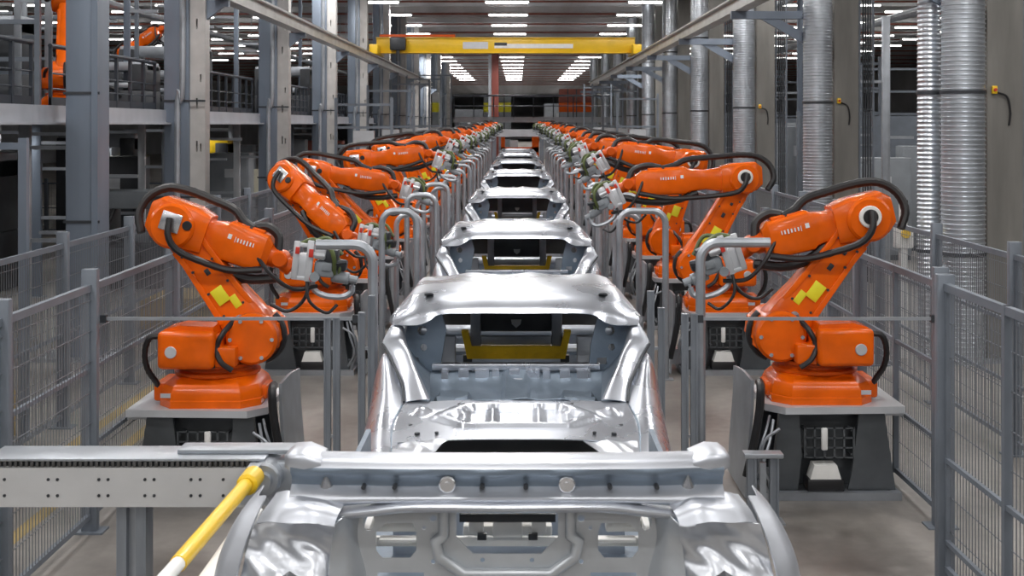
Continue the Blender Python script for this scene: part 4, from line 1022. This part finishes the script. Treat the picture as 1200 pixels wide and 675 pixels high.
def frame(label, x0, x1, y, z0, zs, ztop, m='fence'):
    t = thing('pipe_gantry', label, 'frame', ((x0 + x1) / 2, y, z0), 'steel pipe frames')
    w = (x1 - x0) / 2
    for x in (-w, w): B().bx(x - .035, x + .035, -.035, .035, 0, ztop - z0).obj('upright', m, t)
    for z in zs: B().bx(-w, w, -.03, .03, z - z0, z - z0 + .06).obj('crossbar', m, t)
    return t
# beneath the mezzanine
cabs = [(-7.0, 24, 2.1), (-8.4, 27, 2.2), (-6.6, 31.5, 2.0), (-9.6, 30, 2.3), (-7.6, 37, 2.1), (-6.8, 41, 2.2), (-10.8, 25, 2.2), (-12.0, 28, 2.0), (-8.8, 40, 2.2)]
for i, (x, y, h) in enumerate(cabs): cabinet(f'grey control cabinet beneath the mezzanine, {ordn(i)} of the group', (x, y, 0), .9, .6, h, 'cab' if i % 3 else 'cabd')
for i, (x, y, w, h) in enumerate([(-6.3, 22.5, 1.2, 1.5), (-9.0, 22.0, 1.6, 2.1), (-7.9, 33.8, 1.6, 2.2), (-6.7, 46.5, 1.5, 2.0), (-11, 36, 2.0, 2.3)]):
    machine(f'dark machine with hoses beneath the mezzanine, {ordn(i)} of that group', (x, y, 0), w, 1.0, h, 'cabd', ['cab', 'steel', 'yellow_f', 'redpipe', 'steel'][i])
for i, (x, y) in enumerate([(-6.1, 16.9), (-7.6, 18.5), (-6.0, 26.2), (-7.4, 21.0), (-6.2, 33), (-8.9, 18.2), (-9.8, 20.5), (-6.4, 38.5)]):
    steel_post(f'slim steel post holding up the mezzanine, {ordn(i)} of the row', x, y, 0, 2.70, .07, 'colblue' if i % 2 else 'steel', ((2.35, .7), (1.2, .5)))
frame('pale pipe gate frame in the walkway past the outer left fence', -4.75, -4.2, 11.6, 0, (1.0, 2.45), 2.55, 'colblue')
frame('tall blue-grey gate frame at the left edge, past the outer fence', -5.3, -4.72, 9.6, 0, (1.2, 2.4), 2.6, 'colblue')
t = thing('notice_board', 'pale yellow notice board beneath the mezzanine between two columns', 'sign', (-6.35, 32.2, 0))
B().bx(-.35, .35, -.02, .0, .95, 1.6).obj('board', 'paper', t)
m = B(); [m.bx(x - .02, x + .02, 0, .03, 0, 1.62) for x in (-.3, .3)]; m.obj('leg', 'steel', t)
B().bx(-.33, -.05, -.03, -.02, 1.0, 1.55).obj('yellow_sheet', 'ygreen', t)
for i, (x, y) in enumerate([(-3.55, 10.6), (-3.45, 17.5)]):
    t = thing('pallet_crate', ['ochre wooden crate in the left walkway behind the mesh fence', 'ochre wooden crate farther down the left walkway'][i], 'crate', (x - .9, y, 0))
    B().bx(-.35, .35, -.55, .55, .12, .5, .01).obj('box', 'aisle', t)
    m = B(); [m.bx(-.35, .35, yy - .05, yy + .05, 0, .12) for yy in (-.45, 0, .45)]; m.obj('pallet', 'colbrown', t)
for i, (x, y, w) in enumerate([(-6.9, 15.8, .05), (-6.2, 19.4, .06), (-8.2, 22.6, .05), (-6.5, 23.6, .06), (-6.9, 28.6, .06), (-7.9, 30.5, .05), (-6.3, 30.6, .07), (-7.4, 35.2, .06), (-6.4, 43.5, .07), (-9.3, 24.4, .05)]):
    steel_post(f'slim pale post among the machines beneath the mezzanine, {ordn(i)} of them', x, y, 0, 2.70, w, 'plate' if i % 3 == 0 else 'steel', ((1.9, .8), (1.1, -.6), (2.5, -.9)))
# on the mezzanine
for i, (x, y, w, h) in enumerate([(-8.6, 18.6, 1.6, 1.2), (-6.5, 21.9, 1.3, .75), (-6.4, 24.0, 1.4, .7), (-7.6, 29.5, 1.8, 1.4), (-6.4, 37.5, 1.5, 1.3), (-9.6, 24, 2, 1.6)]):
    machine(f'dark machine on the mezzanine behind the railing, {ordn(i)} from the camera', (x, y, 2.86), w, .9, h, 'cabd', 'steel')
for i, (x, y) in enumerate([(-5.75, 13.2), (-6.0, 14.2), (-6.6, 19.2), (-6.3, 22.0), (-7.4, 20.2), (-6.2, 25.6), (-6.9, 28), (-6.4, 31), (-7.6, 24.2), (-8.8, 22.4), (-7.0, 34), (-6.3, 39.5), (-9.4, 26.0), (-8.0, 16.5)]):
    steel_post(f'slim grey post rising from the mezzanine, {ordn(i)} of them', x, y, 2.86, ROOF - .45, .05, 'colblue' if i % 2 else 'steel', ((1.6, .5), (2.2, -.5)))
for i, (y, z, x0) in enumerate([(18.2, 4.0, -10), (23.0, 4.1, -11), (26.5, 3.9, -11), (33, 4.2, -13), (40, 4.0, -13)]):
    frame(f'pipe frame with shelves on the mezzanine, {ordn(i)} from the camera', x0, x0 + 3.6, y, 2.86, (3.5, z, z + .8), z + 1.4)
# overhead pipes and trays
for i, (x, z, y0, y1, r, m) in enumerate([(-6.3, 5.6, 12, 70, .09, 'steel'), (-7.3, 6.2, 12, 70, .06, 'redpipe'), (-8.6, 5.2, 12, 70, .08, 'steel'), (6.6, 5.7, 16, 70, .09, 'steel'), (7.6, 6.3, 16, 70, .06, 'redpipe'), (9, 5.2, 16, 70, .10, 'steel')]):
    t = thing('overhead_pipe', ['grey overhead pipe above the mezzanine edge', 'red-brown overhead pipe above the mezzanine', 'grey overhead pipe deep over the mezzanine', 'grey overhead pipe behind the ribbed ducts', 'red-brown overhead pipe over the right bay', 'thick grey overhead pipe deep in the right bay'][i], 'pipe', (x, y0, z))
    B().cyl((0, 0, 0), (0, y1 - y0, 0), r, 10).obj('pipe', m, t)
    q = B(); [q.cyl((0, 2 + 6 * k, r * .5), (0, 2 + 6 * k, ROOF - z), .012, 6) for k in range(int((y1 - y0 - 2) / 6))]; q.obj('hanger', 'steel', t)
# right bay
for i, (x, y, h) in enumerate([(7.2, 27, 2.0), (8.6, 29, 2.2), (6.9, 34, 2.6), (9.4, 35, 2.8), (7.4, 40, 2.6), (8.6, 43, 2.7)]):
    cabinet(f'grey control cabinet in the right bay, {ordn(i)} of the group', (x, y, 0), 1.0, .6, h, 'cab')
for i, (x, y) in enumerate([(6.6, 24.5), (8.4, 26.0), (7.2, 29.8), (9.8, 30.4), (8.6, 36), (7.0, 39), (10.6, 34), (6.9, 33.4), (11.5, 29)]):
    steel_post(f'slim grey post in the right bay, {ordn(i)} of them', x, y, 0, [4.6, 4.2, ROOF - .45, 4.4, ROOF - .45, 4.5, 4.4, ROOF - .45, 4.2][i], .07, 'colblue' if i % 2 else 'steel', ((3.4, -.6), (2.4, .5)))
for i, (x0, x1, y) in enumerate([(7.1, 8.8, 33.2), (9.2, 10.8, 36.5), (6.6, 8.2, 42), (8.8, 10.6, 48)]):
    f = frame(f'grey frame with window openings in the right bay, {ordn(i)} from the camera', x0, x1, y, 0, (2.9, 3.5, 4.1), 4.3, 'fence')
t = thing('bent_duct', 'bent grey guard pipe standing between the near duct and the fence on the right', 'pipe', (6.35, 20.5, 0))
B().tube([(0, 0, 0), (0, 0, 1.9), (.12, 0, 2.1), (.55, 0, 2.35)], .09, 10).obj('pipe', 'colblue', t)
B().bx(-.15, .15, -.15, .15, 0, .02).obj('foot_plate', 'steel', t)
# small junction boxes on the near-right side
t = thing('valve_station', 'white valve post with a yellow cap behind the right fence', 'valve', (4.4, 15.6, 0))
B().bx(-.035, .035, -.05, .05, 0, 1.75).obj('post', 'cream', t)
B().bx(-.10, .10, -.08, .08, 1.25, 1.5, .02).obj('valve_box', 'white', t)
B().cyl((0, -.08, 1.42), (0, -.14, 1.42), .05, 14).obj('cap', 'yellow', t)

# ------------------------------------------------------------------ far end of the line
t = thing('footbridge', 'grey steel footbridge crossing above the far end of the line', 'bridge', (0, 72, 0))
m = B(); m.bx(-3.4, 9.2, -.6, .6, 2.95, 3.0); m.bx(-3.4, 9.2, -.65, -.6, 2.74, 3.02); m.bx(-3.4, 9.2, .6, .65, 2.74, 3.02); m.obj('deck', 'deck', t)
m = B(); m.cyl((-3.4, -.62, 4.15), (9.2, -.62, 4.15), .04, 8); m.cyl((-3.4, -.62, 3.6), (9.2, -.62, 3.6), .025, 6); m.cyl((-3.4, .62, 4.15), (9.2, .62, 4.15), .04, 8); m.obj('handrail', 'railing', t)
for k in range(13):
    m = B(); x = -3.35 + 1.04 * k; m.bx(x - .03, x + .03, -.65, -.6, 2.9, 4.15); m.obj('post', 'railing', t)
for x in (-3.2, 5.2, 9.0): B().bx(x - .09, x + .09, -.5, .5, 0, 2.95).obj('support', 'colblue', t)
t = thing('portal_gantry', 'grey portal frame over the far end of the car line', 'frame', (-.1, 66, 0))
for x in (-1.15, 1.15): B().bx(x, x + .2, -.1, .1, 0, 2.5).obj('upright', 'fence', t)
B().bx(-1.15, 1.35, -.12, .12, 2.05, 2.4).obj('lintel', 'deck', t)
t = thing('transfer_station', 'orange and red transfer station behind the farthest car', 'machine', (.1, 68.5, 0))
m = B(); m.bx(-.95, .95, -.3, .3, 1.25, 1.5); m.bx(-.95, -.75, -.3, .3, 0, 2.0); m.bx(.6, .95, -.3, .3, 0, 2.1); m.obj('orange_frame', 'orange_d', t)
B().bx(-.7, .55, -.2, .2, .3, 1.2).obj('core', 'redpipe', t)
B().bx(-.5, -.1, -.36, -.3, 1.6, 1.85).bx(-.5, -.1, -.3, -.2, 1.5, 1.85).obj('monitor_box', 'plate', t)
B().bx(.05, .4, -.36, -.3, 1.1, 1.3).bx(-.75, .6, -.1, .1, 1.9, 2.0).obj('header', 'dark', t)
t = thing('red_column', 'red-brown steel column at the far end left of the line axis', 'column', (-1.15, 74.5, 0))
B().bx(-.28, .1, -.2, .2, 0, ROOF).obj('shaft', 'darkred', t)
B().bx(-.46, -.30, -.15, .15, 0, ROOF).obj('downpipe', 'steel', t)
B().bx(-.5, .3, -.35, .35, 0, .03).obj('base_plate', 'steel', t)
for i, (x, w, h, m_) in enumerate([(-5.4, 1.5, 4.5, 'ygreen'), (-1.2, 1.6, 4.3, 'ygreen'), (3.4, 2.0, 4.7, 'orange_d'), (7.6, 3.0, 4.8, 'cabd')]):
    t = thing('far_machine', ['yellow-green machine at the far end, left of the red column', 'yellow-green machine at the far end, right of the red column', 'rust-orange machine at the far end above the footbridge', 'dark machine at the far right end of the footbridge'][i], 'machine', (x, 80, 0))
    B().bx(-w / 2, w / 2, -.6, .6, 0, 3.35, .03).obj('body', 'cab', t)
    B().bx(-w / 2, w / 2, -.62, .6, 3.35, 3.9, .03).obj('skirt', m_, t)
    B().bx(-w / 2, w / 2, -.5, .5, 3.9, h, .03).obj('hood', ['plate', 'cab', 'redpipe', 'dark'][i], t)
    q = B(); [q.bx(-w / 2 + w * k / 4 - .03, -w / 2 + w * k / 4 + .03, -.66, -.6, 0, h) for k in range(1, 4)]; q.obj('rib', 'cabd', t)
fr = [(-4.4, -3.05, 33, 3.3), (-4.4, -3.05, 40, 3.8), (-4.4, -3.05, 47, 4.2), (-4.4, -3.05, 54, 4.6), (-4.4, -3.0, 61, 5.0), (3.05, 4.3, 42, 3.6), (3.05, 4.3, 49, 4.0), (3.05, 4.3, 56, 4.3), (3.05, 4.3, 63, 4.5)]
for i, (x0, x1, y, zt) in enumerate(fr):
    f = frame(f'grey pipe frame above the {"left" if x0 < 0 else "right"} robot row, {ordn(i if i < 5 else i - 5)} from the camera', x0, x1, y, 0, (2.1, 2.55, zt - .2), zt)
    B().bx(-.25, .25, -.1, .1, 2.2, 2.5).obj('junction_box', 'plate', f)
for i, (x, y) in enumerate([(-9, 58), (-7, 66), (-11, 74), (-6.5, 82), (-9, 92), (7, 58), (9.5, 66), (7, 76), (10, 86), (6.5, 96), (-3.5, 98), (3, 104)]):
    cabinet(f'tall grey unit in the far background, {ordn(i)} of the scattered ones', (x, y, 0), 2.0, 1.0, 3.2 + .5 * (i % 3), ['cab', 'cabd', 'steel'][i % 3])
